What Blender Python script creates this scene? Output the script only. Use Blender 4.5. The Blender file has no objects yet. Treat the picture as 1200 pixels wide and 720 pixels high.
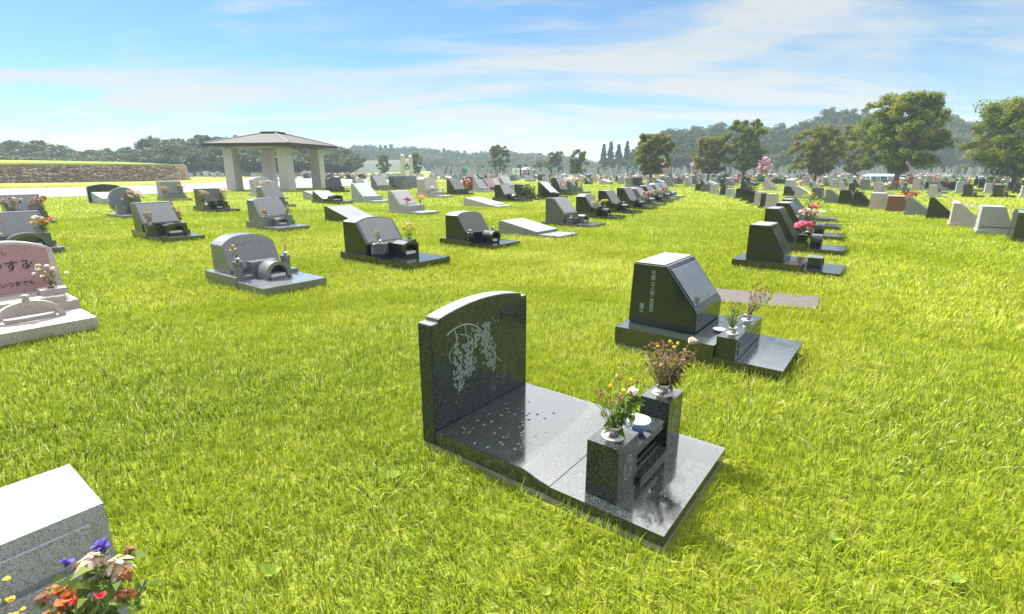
import bpy, bmesh, math, random
import numpy as np
from mathutils import Vector, Matrix, noise
random.seed(7); rng = np.random.default_rng(11)
R = math.radians
sc = bpy.context.scene
col = sc.collection
# ------------------------------------------------------------------ camera
F_PX, PIT, EYE = 605.0, R(15.14), 1.6
cam = bpy.data.objects.new('camera', bpy.data.cameras.new('camera'))
col.objects.link(cam); sc.camera = cam
cam.location = (0, 0, EYE); cam.rotation_euler = (R(90) - PIT, 0, 0)
cam.data.sensor_width = 36; cam.data.lens = 36 * F_PX / 1200
cam.data.clip_start = .05; cam.data.clip_end = 3000
AZ = R(-52.6)
FV = Vector((math.sin(AZ + math.pi), math.cos(AZ + math.pi)))       # the way the graves face
CV = Vector((math.sin(AZ + math.pi / 2), math.cos(AZ + math.pi / 2)))
ROT = math.atan2(FV.y, FV.x)
ORG = Vector((-.5267, 2.7504))
def plot(u, v): p = ORG + FV * u + CV * v; return (p.x, p.y)
def at(px, py, z=0):
    x = (px - 600) / F_PX; y = -(py - 360) / F_PX
    c, s = math.cos(PIT), math.sin(PIT)
    t = (z - EYE) / (-s + y * c)
    return Vector((x * t, (c + y * s) * t))
def far(px, d): return (px - 600) / 627 * d, d                       # a bearing and a distance
# ------------------------------------------------------------------ materials
def new_mat(name):
    m = bpy.data.materials.new(name); m.use_nodes = True
    nt = m.node_tree; b = nt.nodes['Principled BSDF']
    return m, nt, b
def node(nt, t, **kw):
    n = nt.nodes.new(t)
    for k, v in kw.items():
        if k in n.inputs: n.inputs[k].default_value = v
        else: setattr(n, k, v)
    return n
def ramp(nt, fac, stops):
    r = nt.nodes.new('ShaderNodeValToRGB'); e = r.color_ramp.elements
    while len(e) < len(stops): e.new(.5)
    for i, (p, c) in enumerate(stops):
        e[i].position = p; e[i].color = (*c, 1) if len(c) == 3 else c
    nt.links.new(fac, r.inputs[0]); return r.outputs[0]
def mixc(nt, f, a, b, mode='MIX'):
    m = nt.nodes.new('ShaderNodeMix'); m.data_type = 'RGBA'; m.blend_type = mode
    for k, v in ((0, f), (6, a), (7, b)):
        if hasattr(v, 'links') or isinstance(v, bpy.types.NodeSocket): nt.links.new(v, m.inputs[k])
        elif k == 0: m.inputs[0].default_value = v
        else: m.inputs[k].default_value = (*v, 1)
    return m.outputs[2]
def coords(nt, kind='Object'): return nt.nodes.new('ShaderNodeTexCoord').outputs[kind]
def granite(name, base, speck, dark=None, rough=.12, ior=1.75, scale=260, amount=.5, weather=.25):
    m, nt, b = new_mat(name); co = coords(nt)
    v = node(nt, 'ShaderNodeTexVoronoi', Scale=scale); nt.links.new(co, v.inputs['Vector'])
    sep = nt.nodes.new('ShaderNodeSeparateColor'); nt.links.new(v.outputs['Color'], sep.inputs[0])
    lo = 1 - amount
    f = ramp(nt, sep.outputs[0], [(max(lo - .12, 0), (0, 0, 0)), (min(lo + .12, 1), (1, 1, 1))])
    c = mixc(nt, f, base, speck)
    if dark:
        n = node(nt, 'ShaderNodeTexNoise', Scale=scale * .55, Detail=2); nt.links.new(co, n.inputs['Vector'])
        c = mixc(nt, ramp(nt, n.outputs[0], [(.54, (0, 0, 0)), (.64, (1, 1, 1))]), c, dark)
    w = node(nt, 'ShaderNodeTexNoise', Scale=3.0, Detail=6, Roughness=.65); nt.links.new(co, w.inputs['Vector'])
    c2 = mixc(nt, ramp(nt, w.outputs[0], [(.35, (0, 0, 0)), (.7, (weather,) * 3)]), c, tuple(min(1, x * 1.5 + .03) for x in base))
    nt.links.new(c2, b.inputs['Base Color'])
    w2 = node(nt, 'ShaderNodeTexNoise', Scale=9.0, Detail=5); nt.links.new(co, w2.inputs['Vector'])
    nt.links.new(ramp(nt, w2.outputs[0], [(.3, (rough,) * 3), (.75, (rough + .14,) * 3)]), b.inputs['Roughness'])
    b.inputs['IOR'].default_value = ior
    return m
def plain(name, c, rough=.6, var=.25, scale=30, metal=0, bump=0):
    m, nt, b = new_mat(name); co = coords(nt)
    n = node(nt, 'ShaderNodeTexNoise', Scale=scale, Detail=5); nt.links.new(co, n.inputs['Vector'])
    k = mixc(nt, n.outputs[0], tuple(x * (1 - var) for x in c), tuple(min(1, x * (1 + var)) for x in c))
    nt.links.new(k, b.inputs['Base Color']); b.inputs['Roughness'].default_value = rough; b.inputs['Metallic'].default_value = metal
    if bump:
        bp = node(nt, 'ShaderNodeBump', Strength=bump, Distance=.02); nt.links.new(n.outputs[0], bp.inputs['Height']); nt.links.new(bp.outputs[0], b.inputs['Normal'])
    return m
def petal_mat(name, c, trans=.35):
    m, nt, b = new_mat(name); co = coords(nt)
    n = node(nt, 'ShaderNodeTexNoise', Scale=60, Detail=3); nt.links.new(co, n.inputs['Vector'])
    k = mixc(nt, n.outputs[0], tuple(x * .7 for x in c), tuple(min(1, x * 1.25) for x in c))
    nt.links.new(k, b.inputs['Base Color']); b.inputs['Roughness'].default_value = .7
    t = nt.nodes.new('ShaderNodeBsdfTranslucent'); nt.links.new(k, t.inputs[0])
    ms = nt.nodes.new('ShaderNodeMixShader'); ms.inputs[0].default_value = trans
    nt.links.new(b.outputs[0], ms.inputs[1]); nt.links.new(t.outputs[0], ms.inputs[2])
    nt.links.new(ms.outputs[0], nt.nodes['Material Output'].inputs[0]); return m
def leaf_mat(name, c1, c2, c3=None, trans=.35, nscale=.6, rough=.55, spec=.04):
    """Foliage: every leaf carries its own 'var' (0..1), plus a slow drift through the plant."""
    m, nt, b = new_mat(name)
    a = node(nt, 'ShaderNodeAttribute', attribute_name='var')
    n = node(nt, 'ShaderNodeTexNoise', Scale=nscale, Detail=3); nt.links.new(coords(nt), n.inputs['Vector'])
    k = mixc(nt, a.outputs['Fac'], c1, c2)
    if c3: k = mixc(nt, ramp(nt, n.outputs[0], [(.42, (0, 0, 0)), (.62, (1, 1, 1))]), k, c3)
    nt.links.new(k, b.inputs['Base Color']); b.inputs['Roughness'].default_value = rough
    b.inputs['Specular IOR Level'].default_value = spec
    t = nt.nodes.new('ShaderNodeBsdfTranslucent'); nt.links.new(k, t.inputs[0])
    ms = nt.nodes.new('ShaderNodeMixShader'); ms.inputs[0].default_value = trans
    nt.links.new(b.outputs[0], ms.inputs[1]); nt.links.new(t.outputs[0], ms.inputs[2])
    nt.links.new(ms.outputs[0], nt.nodes['Material Output'].inputs[0]); return m
M = {}
M['black'] = granite('black_granite', (.008, .011, .010), (.075, .095, .09), rough=.05, ior=1.5, amount=.3, scale=330, weather=.05)
M['black_slab'] = granite('black_granite_slab', (.008, .011, .010), (.075, .095, .09), rough=.05, ior=2.0, amount=.3, scale=330, weather=.10)
M['plain_slab'] = granite('fine_black_slab', (.007, .008, .008), (.02, .024, .022), rough=.05, ior=1.95, amount=.3, weather=.04)
M['green_slab'] = granite('green_black_slab', (.012, .018, .014), (.032, .044, .036), rough=.07, ior=1.95, amount=.4, weather=.08)
M['black_plain'] = granite('fine_black_granite', (.007, .008, .008), (.02, .024, .022), rough=.05, ior=1.6, amount=.3, weather=.04)
M['greenblack'] = granite('green_black_granite', (.012, .018, .014), (.032, .044, .036), rough=.07, ior=1.6, amount=.4, weather=.08)
M['bluegrey'] = granite('blue_grey_granite', (.085, .092, .102), (.16, .17, .185), rough=.12, ior=1.7, amount=.45)
M['darkgrey'] = granite('dark_grey_granite', (.045, .052, .06), (.09, .10, .115), rough=.10, ior=1.75)
M['grey'] = granite('grey_granite', (.14, .15, .155), (.25, .26, .265), (.07, .075, .08), rough=.25, ior=1.5)
M['lightgrey'] = granite('light_grey_granite', (.23, .24, .24), (.34, .35, .35), (.11, .12, .12), rough=.3, ior=1.5)
M['white'] = granite('white_speckled_granite', (.26, .268, .29), (.37, .38, .40), (.10, .107, .14), rough=.55, ior=1.4, scale=420)
M['whitetop'] = M['white']
M['greenwhite'] = granite('pale_green_granite', (.25, .28, .265), (.35, .375, .36), (.15, .18, .17), rough=.25, ior=1.5)
M['pinkgrey'] = granite('pinkish_grey_granite', (.30, .265, .255), (.42, .375, .36), (.19, .15, .15), rough=.3, ior=1.5)
M['pink'] = granite('polished_pink_granite', (.25, .13, .14), (.32, .18, .19), (.16, .08, .09), rough=.2, ior=1.5)
M['red'] = granite('red_brown_granite', (.12, .035, .025), (.19, .065, .045), (.07, .03, .02), rough=.12, ior=1.6)
M['sheen_top'] = granite('granite_top_painted_sheen', (.13, .135, .14), (.26, .265, .27), (.06, .065, .065), rough=.3, ior=1.6, scale=330)  # paler stone for headstone tops, painting in their bright sky sheen
M['panel'] = granite('polished_grey_panel', (.085, .09, .10), (.14, .145, .155), rough=.12, ior=2.0, scale=330)
M['concrete'] = plain('pale_concrete', (.24, .23, .21), .9, .25, 22, bump=.3)
M['paver'] = plain('weathered_paver', (.075, .068, .062), .9, .45, 14, bump=.5)
M['gazebo_stone'] = plain('gazebo_concrete', (.45, .42, .40), .85, .22, 6, bump=.2)
M['gazebo_roof'] = plain('gazebo_roof', (.034, .031, .028), .85, .25, 5, bump=.2)
M['gazebo_ridge'] = plain('gazebo_ridge_cap', (.14, .13, .12), .8, .1)
M['dark_metal'] = plain('dark_metal', (.03, .03, .03), .4)
M['steel'] = plain('brushed_steel', (.40, .40, .40), .35, .1, 60, metal=1)
M['saucer'] = plain('pale_saucer_ring', (.45, .45, .44), .3, .05)
M['ink'] = plain('black_lettering', (.02, .012, .015), .5)
M['engrave'] = plain('pale_engraving', (.27, .32, .31), .7, .2)
M['engrave_dim'] = plain('dim_engraving', (.09, .11, .105), .7, .2)
M['engrave_dark'] = plain('dark_engraving', (.06, .065, .07), .7, .2)
M['tray'] = plain('incense_tray', (.62, .62, .60), .4, .1)
M['china'] = plain('white_china', (.8, .8, .78), .12, .02)
M['china_blue'] = plain('blue_china', (.10, .17, .42), .12, .1)
M['rice'] = plain('wet_petals', (.38, .36, .31), .6, .2, 60)
M['sign_white'] = plain('sign_white', (.78, .80, .78), .5, .04)
M['sign_green'] = plain('sign_green', (.0, .27, .13), .5, .05)
M['pillar'] = plain('sign_pillar_stone', (.50, .43, .34), .8, .25, 9)
M['bark'] = plain('bark', (.10, .085, .07), .9, .35, 12, bump=.6)
M['road'] = plain('pale_paving', (.155, .147, .143), .9, .08, 2.5)
M['tarp'] = plain('light_blue_cloth', (.22, .50, .68), .7, .1)
M['tentwhite'] = plain('white_canvas', (.75, .75, .74), .7, .05)
PET = {'yellow': petal_mat('yellow_petals', (.75, .50, .04)), 'white': petal_mat('white_petals', (.78, .72, .66)),
       'cream': petal_mat('cream_petals', (.55, .43, .32)), 'brown': petal_mat('withered_petals', (.26, .11, .045)),
       'pink': petal_mat('pink_petals', (.75, .16, .26)), 'palepink': petal_mat('pale_pink_petals', (.78, .50, .50)),
       'magenta': petal_mat('magenta_petals', (.55, .06, .30)), 'purple': petal_mat('purple_petals', (.10, .06, .40)),
       'red': petal_mat('red_petals', (.55, .03, .03)), 'orange': petal_mat('orange_petals', (.65, .17, .05)), 'rust': petal_mat('rust_petals', (.42, .16, .04)),
       'lime': petal_mat('lime_petals', (.55, .65, .08))}
M['flower_leaf'] = leaf_mat('bouquet_leaves', (.06, .12, .02), (.20, .26, .07), None, .3)
M['dry_leaf'] = leaf_mat('dried_leaves', (.10, .09, .04), (.28, .22, .11), None, .25)
M['stem'] = plain('flower_stems', (.13, .17, .06), .7, .3)
M['stem_dry'] = plain('dried_stems', (.20, .15, .08), .7, .3)
# ------------------------------------------------------------------ object helpers
def tag(o, label=None, cat=None, group=None, kind=None):
    if label: o['label'] = label
    if cat: o['category'] = cat
    if group: o['group'] = group
    if kind: o['kind'] = kind
    return o
def empty(name, loc, rz=0):
    o = bpy.data.objects.new(name, None); col.objects.link(o); o.empty_display_size = .1
    o.location = loc; o.rotation_euler = (0, 0, rz); return o
def link(name, me, mat=None, parent=None, loc=(0, 0, 0), rz=0):
    o = bpy.data.objects.new(name, me); col.objects.link(o)
    if mat is not None:
        for m in (mat if isinstance(mat, (list, tuple)) else [mat]): me.materials.append(m)
    o.location = loc; o.rotation_euler = (0, 0, rz); o.parent = parent; return o
def mesh_bm(bm, name, smooth=False):
    me = bpy.data.meshes.new(name); bm.normal_update(); bm.to_mesh(me); bm.free()
    if smooth:
        for p in me.polygons: p.use_smooth = True
    return me
def bevel(bm, w, seg=1, ang=30):
    es = [e for e in bm.edges if len(e.link_faces) == 2 and e.calc_face_angle(0) > R(ang)]
    if es: bmesh.ops.bevel(bm, geom=es, offset=w, segments=seg, affect='EDGES', clamp_overlap=True)
def box(bm, x0, x1, y0, y1, z0, z1):
    vs = [bm.verts.new((x, y, z)) for z in (z0, z1) for x, y in ((x0, y0), (x1, y0), (x1, y1), (x0, y1))]
    for f in ((3, 2, 1, 0), (4, 5, 6, 7), (0, 1, 5, 4), (1, 2, 6, 5), (2, 3, 7, 6), (3, 0, 4, 7)): bm.faces.new([vs[i] for i in f])
def box_me(name, *a, bev=.006):
    bm = bmesh.new(); box(bm, *a)
    if bev: bevel(bm, bev, 2)
    return mesh_bm(bm, name)
def lathe(prof, n=20, name='lathe', smooth=True):
    bm = bmesh.new(); rings = []
    for r, z in prof:
        rings.append([bm.verts.new((r * math.cos(2 * math.pi * i / n), r * math.sin(2 * math.pi * i / n), z)) for i in range(n)])
    for a, b in zip(rings, rings[1:]):
        for i in range(n): bm.faces.new((a[i], a[(i + 1) % n], b[(i + 1) % n], b[i]))
    bm.faces.new(rings[0][::-1]); bm.faces.new(rings[-1])
    return mesh_bm(bm, name, smooth)
def extrude_loop(bm, pts, place, d0, d1):
    """pts: 2-D outline; place(a, b, d) -> 3-D point; a solid between depth d0 and d1."""
    a = [bm.verts.new(place(x, y, d0)) for x, y in pts]; b = [bm.verts.new(place(x, y, d1)) for x, y in pts]
    n = len(pts)
    bm.faces.new(a[::-1]); bm.faces.new(b)
    for i in range(n): bm.faces.new((a[i], a[(i + 1) % n], b[(i + 1) % n], b[i]))
def portal(bm, outer, inner, u0, u1, back=.03):
    """A block hollowed from the front: outer/inner are matching point rows (v, z), open at the bottom."""
    n = len(outer)
    def row(pts, u): return [bm.verts.new((u, v, z)) for v, z in pts]
    of, ob, inf, inb = row(outer, u1), row(outer, u0), row(inner, u1), row(inner, u0 + back)
    for i in range(n - 1):
        bm.faces.new((of[i], of[i + 1], ob[i + 1], ob[i]))
        bm.faces.new((inf[i + 1], inf[i], inb[i], inb[i + 1]))
        bm.faces.new((of[i + 1], of[i], inf[i], inf[i + 1]))
    bm.faces.new(ob); bm.faces.new(inb[::-1])
    bm.faces.new((of[0], ob[0], ob[-1], of[-1])) if False else None
# curves of small things as one mesh
def tube_np(V, Fc, pts, r0, r1, n=4):
    base = len(V); m = len(pts)
    for i, p in enumerate(pts):
        p = Vector(p); d = (Vector(pts[min(i + 1, m - 1)]) - Vector(pts[max(i - 1, 0)])).normalized()
        s = d.cross(Vector((.3, .9, .1))).normalized(); t = d.cross(s); r = r0 + (r1 - r0) * i / max(1, m - 1)
        for k in range(n):
            a = 2 * math.pi * k / n; V.append(tuple(p + s * math.cos(a) * r + t * math.sin(a) * r))
    for i in range(m - 1):
        for k in range(n):
            a = base + i * n + k; b = base + i * n + (k + 1) % n
            Fc.append((a, b, b + n, a + n))
def pyd(name, V, Fc, var=None, smooth=False):
    me = bpy.data.meshes.new(name); me.from_pydata([tuple(v) for v in V], [], Fc)
    if var is not None:
        at_ = me.attributes.new('var', 'FLOAT', 'FACE'); at_.data.foreach_set('value', np.asarray(var, dtype=np.float32))
    if smooth: me.polygons.foreach_set('use_smooth', [True] * len(me.polygons))
    return me
def quads_np(name, verts, var):
    """verts (n,4,3) -> one mesh of n quads with a per-face 'var'."""
    n = len(verts); me = bpy.data.meshes.new(name)
    me.vertices.add(n * 4); me.vertices.foreach_set('co', verts.reshape(-1).astype(np.float32))
    me.loops.add(n * 4); me.loops.foreach_set('vertex_index', np.arange(n * 4, dtype=np.int32))
    me.polygons.add(n); me.polygons.foreach_set('loop_start', np.arange(0, n * 4, 4, dtype=np.int32))
    me.polygons.foreach_set('loop_total', np.full(n, 4, dtype=np.int32))
    me.update(calc_edges=True)
    a = me.attributes.new('var', 'FLOAT', 'FACE'); a.data.foreach_set('value', var.astype(np.float32))
    return me
def text_mesh(s, size, width=0):
    c = bpy.data.curves.new('lettering', 'FONT'); c.body = s; c.size = size; c.align_x = 'CENTER'; c.align_y = 'CENTER'; c.space_line = .80
    c.extrude = .0008; c.offset = width
    o = bpy.data.objects.new('lettering', c); col.objects.link(o)
    dg = bpy.context.evaluated_depsgraph_get(); me = bpy.data.meshes.new_from_object(o.evaluated_get(dg))
    bpy.data.objects.remove(o); me.materials.clear(); return me
# ------------------------------------------------------------------ headstones (u = depth, v = across, z)
def headstone_bm(W, t_top, t_bot, h, nose, arch=0, power=2.0, lean=0, shoulder=None, bev=.008, seg=2):
    bm = bmesh.new()
    n = 1 if (arch == 0 and not shoulder) else 22
    if shoulder:                                                    # flat shoulder, small step, then the arch
        sw, st = shoulder
        xs = [0, sw * .98, sw * 1.02] + [sw + (1 - 2 * sw) * k / 16 for k in range(1, 16)] + [1 - sw * 1.02, 1 - sw * .98, 1]
        def top(s):
            if s < sw or s > 1 - sw: return h - arch - st + .02 * min(s, 1 - s) / sw * 0
            q = (s - .5) / (.5 - sw); return h - arch * q * q
    else:
        xs = [.5 - .5 * math.cos(math.pi * k / n) if n > 1 else k for k in range(n + 1)]
        def top(s): return h - arch * abs(2 * s - 1) ** power if arch else h
    slope = (t_bot - t_top) / max(1e-4, (h - nose))
    rows = []
    for s in xs:
        z = top(s); u1 = t_bot - (z - nose) * slope
        rows.append([bm.verts.new(c) for c in ((0, s * W, 0), (t_bot, s * W, 0), (t_bot, s * W, nose), (max(u1, .02), s * W, z), (lean, s * W, z))])
    for a, b in zip(rows, rows[1:]):
        for k in range(5):
            bm.faces.new((a[k], a[(k + 1) % 5], b[(k + 1) % 5], b[k]))
    bm.faces.new(rows[0][::-1]); bm.faces.new(rows[-1])
    bmesh.ops.recalc_face_normals(bm, faces=bm.faces)
    if bev: bevel(bm, bev, seg, 25)
    return bm
def paint_top_sheen(o, mat='sheen_top'):  # upward faces get the lighter colour that stands for reflected sky
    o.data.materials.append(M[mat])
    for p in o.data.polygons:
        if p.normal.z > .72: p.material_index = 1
ADDS = []                                                            # footprints that keep the grass away: (u0,u1,v0,v1)
VASES = []
def vase(parent, x, y, z, r=.035, h=.05, saucer=True):
    o = link('flower_vase', lathe([(r * .7, 0), (r * .8, h * .6), (r * 1.05, h), (r * .9, h), (r * .7, h * .7)], 16), M['steel'], parent, (x, y, z))
    if saucer: link('saucer_ring', lathe([(r * 1.38, -.0005), (r * 1.42, .005), (r * .9, .006)], 20), M['saucer'], o)
    return o
def burner(parent, style, mat, u0, u1, v0, v1, z, h):
    vm, w = (v0 + v1) / 2, (v1 - v0)
    bm = bmesh.new()
    if style == 'arch':
        n = 16
        outer = [(v0, z)] + [(vm - w / 2 * math.cos(math.pi * k / n), z + h * .25 + (h * .75) * math.sin(math.pi * k / n)) for k in range(n + 1)] + [(v1, z)]
        inner = [(vm - w * .34, z + h * .12)] + [(vm - w * .34 * math.cos(math.pi * k / n), z + h * .22 + (h * .58) * math.sin(math.pi * k / n)) for k in range(n + 1)] + [(vm + w * .34, z + h * .12)]
    elif style == 'drum':
        n = 16
        outer = [(v0 + w * .15, z)] + [(vm - w / 2 * math.cos(math.pi * (k / n * 1.3 - .15)), z + h * .5 + (h * .5) * math.sin(math.pi * (k / n * 1.3 - .15))) for k in range(n + 1)] + [(v1 - w * .15, z)]
        inner = [(vm - w * .3, z + h * .12)] + [(vm - w * .36 * math.cos(math.pi * (k / n * 1.2 - .1)), z + h * .5 + (h * .36) * math.sin(math.pi * (k / n * 1.2 - .1))) for k in range(n + 1)] + [(vm + w * .3, z + h * .12)]
    else:
        n = 8; a = h * .16
        outer = [(v0, z)] + [(v0 + w * k / n, z + h - a * (2 * k / n - 1) ** 2) for k in range(n + 1)] + [(v1, z)]
        inner = [(v0 + w * .12, z + h * .2)] + [(v0 + w * .12 + w * .76 * k / n, z + h * .82 - a * (2 * k / n - 1) ** 2) for k in range(n + 1)] + [(v1 - w * .12, z + h * .2)]
    portal(bm, outer, inner, u0, u1)
    # sill under the opening
    bmesh.ops.recalc_face_normals(bm, faces=bm.faces)
    fr = [v for v in bm.verts]
    o = link('incense_holder', mesh_bm(bm, 'incense_holder'), mat, parent)
    bm = bmesh.new(); box(bm, u1 - .012, u1 + .001, inner[0][0] , inner[-1][0], z + .001, inner[0][1])
    box(bm, u0 + .035, u1 - .014, inner[0][0] + .004, inner[-1][0] - .004, inner[0][1] - .012, inner[0][1] - .002)
    link('holder_sill', mesh_bm(bm, 'holder_sill'), mat, o)
    bm = bmesh.new(); box(bm, u0 + .05, u1 - .02, inner[0][0] + w * .05, inner[-1][0] - w * .05, inner[0][1] + .001, inner[0][1] + h * .16); bevel(bm, .003)
    link('incense_tray', mesh_bm(bm, 'incense_tray'), M['tray'], o)
    return o
def drawer_block(parent, mat, u0, u1, v0, v1, z, h, name='offering_block'):
    o = link(name, box_me(name, u0, u1, v0, v1, z, z + h, bev=.005), mat, parent)
    bm = bmesh.new(); w = v1 - v0
    box(bm, u1 - .002, u1 + .005, v0 + w * .08, v1 - w * .08, z + h * .12, z + h * .42)
    box(bm, u1 - .002, u1 + .005, v0 + w * .08, v1 - w * .08, z + h * .50, z + h * .72)
    bevel(bm, .002); link('drawer_front', mesh_bm(bm, 'drawer_front'), mat, o)
    return o
LABELS = []
def memorial(u, v, label, mat='black_plain', D=1.5, W=.85, ub=.88, za=.2, zb=.11, h=.5, t_top=.26, t_bot=.58, nose=.16, arch=0, power=2,
             hw=.70, hu=.08, lean=.0, burn=None, blocks='two', slab=True, base=True, plate=True, name='grave_memorial', shoulder=None,
             fm=None, group='graves set out in rows on the lawn', detail=2, rz=0, found=.05, bmat=None, vases=True, ftop=None):
    x, y = plot(u, v)
    root = empty(name, (x, y, 0), ROT + rz); tag(root, label, 'gravestone', group)
    if not rz: ADDS.append((u, u + D, v, v + W))
    mt = M[mat]; bm_ = M[bmat] if bmat else {'black_plain': M['plain_slab'], 'greenblack': M['green_slab']}.get(mat, mt)
    if found and detail > 1:
        bm = bmesh.new(); box(bm, .012, ub + .012, .012, W - .012, -.05, found); box(bm, ub + .012, D - .03, .03, W - .03, -.05, found * .8)
        link('foundation', mesh_bm(bm, 'foundation'), M['concrete'], root)
    else: found = -.02
    if base: link('base_slab', box_me('base_slab', 0, ub, 0, W, found, za), bm_, root)
    else: za = found
    if slab: link('front_slab', box_me('front_slab', ub + .002, D, .012, W - .012, found * .8, zb), bm_, root)
    o = link('headstone', mesh_bm(headstone_bm(hw, t_top, t_bot, h, nose, arch, power, lean, shoulder, bev=.008 if detail > 1 else 0), 'headstone'), mt, root, (hu, (W - hw) / 2, za))
    if mat in ('black_plain', 'greenblack') and detail > 1: paint_top_sheen(o)
    if plate and t_bot > t_top + .05:                              # the polished inscription panel on the slope
        sl = math.atan2(h - nose, t_bot - t_top); L = (h - nose - arch * .75) / math.sin(sl)
        a0 = .06; n = 14 if arch else 1; bm = bmesh.new()
        def P(s, d, off):
            uu = t_bot - d * math.cos(sl) + off * math.sin(sl); zz = nose + d * math.sin(sl) + off * math.cos(sl); return (uu, s * hw, zz)
        lo, hi = [], []
        for k in range(n + 1):
            s = a0 + (1 - 2 * a0) * k / n
            top = (h - nose - (arch * abs(2 * s - 1) ** power if arch else 0)) / math.sin(sl) - .03
            lo.append((s, .025)); hi.append((s, top))
        outline = lo + hi[::-1] if n == 1 else [lo[0], lo[-1]] + hi[::-1]
        fr = [bm.verts.new(P(a, b, .006)) for a, b in outline]; bk = [bm.verts.new(P(a, b, -.004)) for a, b in outline]
        bm.faces.new(fr); bm.faces.new(bk[::-1]); m = len(outline)
        for i in range(m): bm.faces.new((fr[i], fr[(i + 1) % m], bk[(i + 1) % m], bk[i]))
        bmesh.ops.recalc_face_normals(bm, faces=bm.faces)
        link('inscription_panel', mesh_bm(bm, 'inscription_panel'), M[fm] if fm else mt, o)
    tops = []
    if blocks == 'two':
        for vv in (.05, W - .23):
            b_ = link('vase_block', box_me('vase_block', ub - .17, ub - .01, vv, vv + .18, za + .001, za + .15), mt, root)
            if vases: vase(b_, ub - .09, vv + .09, za + .15, .03, .05, detail > 1)
            tops.append((ub - .09, vv + .09, za + .185))
        link('offering_stand', box_me('offering_stand', ub - .15, ub - .012, .235, W - .235, za + .001, za + .115), mt, root)
    elif blocks == 'post':
        for vv in (.12, W - .12):
            b_ = link('vase_block', lathe([(.062, za), (.062, za + .14), (.055, za + .143), (.055, za + .15), (.07, za + .152), (.07, za + .2)], 20, smooth=False), mt, root, (ub - .11, vv, 0))
            if vases: vase(b_, 0, 0, za + .2, .03, .04, False)
            tops.append((ub - .11, vv, za + .235))
        link('offering_stand', box_me('offering_stand', ub - .2, ub - .03, .27, W - .27, za + .001, za + .17), mt, root)
    elif blocks == 'round':
        for vv in (.13, W - .13):
            b_ = link('vase_block', lathe([(.045, za), (.075, za + .05), (.083, za + .10), (.07, za + .15), (.045, za + .175)], 20), mt, root, (ub - .11, vv, 0))
            if vases: vase(b_, 0, 0, za + .174, .03, .04, False)
            tops.append((ub - .11, vv, za + .21))
        link('offering_stand', box_me('offering_stand', ub - .2, ub - .03, .25, W - .25, za + .001, za + .16), mt, root)
    elif blocks == 'wide':
        b_ = drawer_block(root, mt, ub + .01, ub + .2, .03, W - .03, zb + .001, .2)
        for vv in (.14, W - .14):
            if vases: vase(b_, ub + .1, vv, zb + .2, .03, .05, detail > 1)
            tops.append((ub + .1, vv, zb + .235))
    elif blocks == 'drum':
        b_ = link('vase_block', lathe([(.15, za), (.155, za + .05), (.145, za + .055), (.15, za + .11), (.142, za + .115), (.15, za + .20), (.14, za + .21)], 26), mt, root, (ub - .13, .2, 0))
        vase(b_, 0, 0, za + .21, .03, .04)
        link('offering_stand', box_me('offering_stand', ub - .24, ub - .02, .36, W - .02, za + .001, za + .2), mt, root)
        tops += [(ub - .13, .2, za + .245), (ub - .1, W - .12, za + .2)]
    if burn:
        st = burn[0]; v0, v1, hh = burn[1:4]
        burner(root, st, mt, ub + .03, ub + .03 + (burn[4] if len(burn) > 4 else .26), v0, v1, zb + .001, hh)
    c, s = math.cos(ROT + rz), math.sin(ROT + rz)
    return root, [(x + a * c - b * s, y + a * s + b * c, z) for a, b, z in tops]
# ------------------------------------------------------------------ flowers
def bloom_mesh(r, kind, seed=0):
    rr = random.Random(seed); V, Fc = [], []
    if kind == 'daisy': layers = [(13, 1.0, .15), (11, .65, .45)]
    elif kind == 'ball': layers = [(12, 1.0, -.3), (12, .98, .15), (10, .8, .6), (7, .5, 1.0)]
    elif kind == 'wilt': layers = [(9, 1.0, -.9), (8, .9, -.4), (6, .5, .2)]
    else: layers = [(7, 1, .9), (5, .7, 1.2)]                        # bud, cupped
    for n, L, el in layers:
        for i in range(n):
            a = 2 * math.pi * (i + rr.random() * .6) / n; l = r * L * rr.uniform(.75, 1.1); e = el + rr.uniform(-.2, .2); w = l * rr.uniform(.22, .32)
            d = Vector((math.cos(a) * math.cos(e), math.sin(a) * math.cos(e), math.sin(e))); s = Vector((-math.sin(a), math.cos(a), 0))
            b = len(V); m = d * l * .6 + Vector((0, 0, r * .08)); t = d * l + Vector((0, 0, -r * .1))
            V += [Vector((0, 0, 0)) + s * w * .25, m + s * w, t + s * w * .3, t - s * w * .3, m - s * w, -s * w * .25]
            Fc += [(b, b + 1, b + 4, b + 5), (b + 1, b + 2, b + 3, b + 4)]
    return pyd('bloom', V, Fc)
BL = {}
def bloom_me(r, kind, colour, var=0):
    k = (round(r, 3), kind, colour, var % 3)
    if k not in BL: BL[k] = bloom_mesh(r, kind, hash((r, kind, var % 3)) % 999 if False else int(r * 1000) + var % 3 * 7 + len(kind)); BL[k].materials.append(PET[colour])
    return BL[k]
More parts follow.
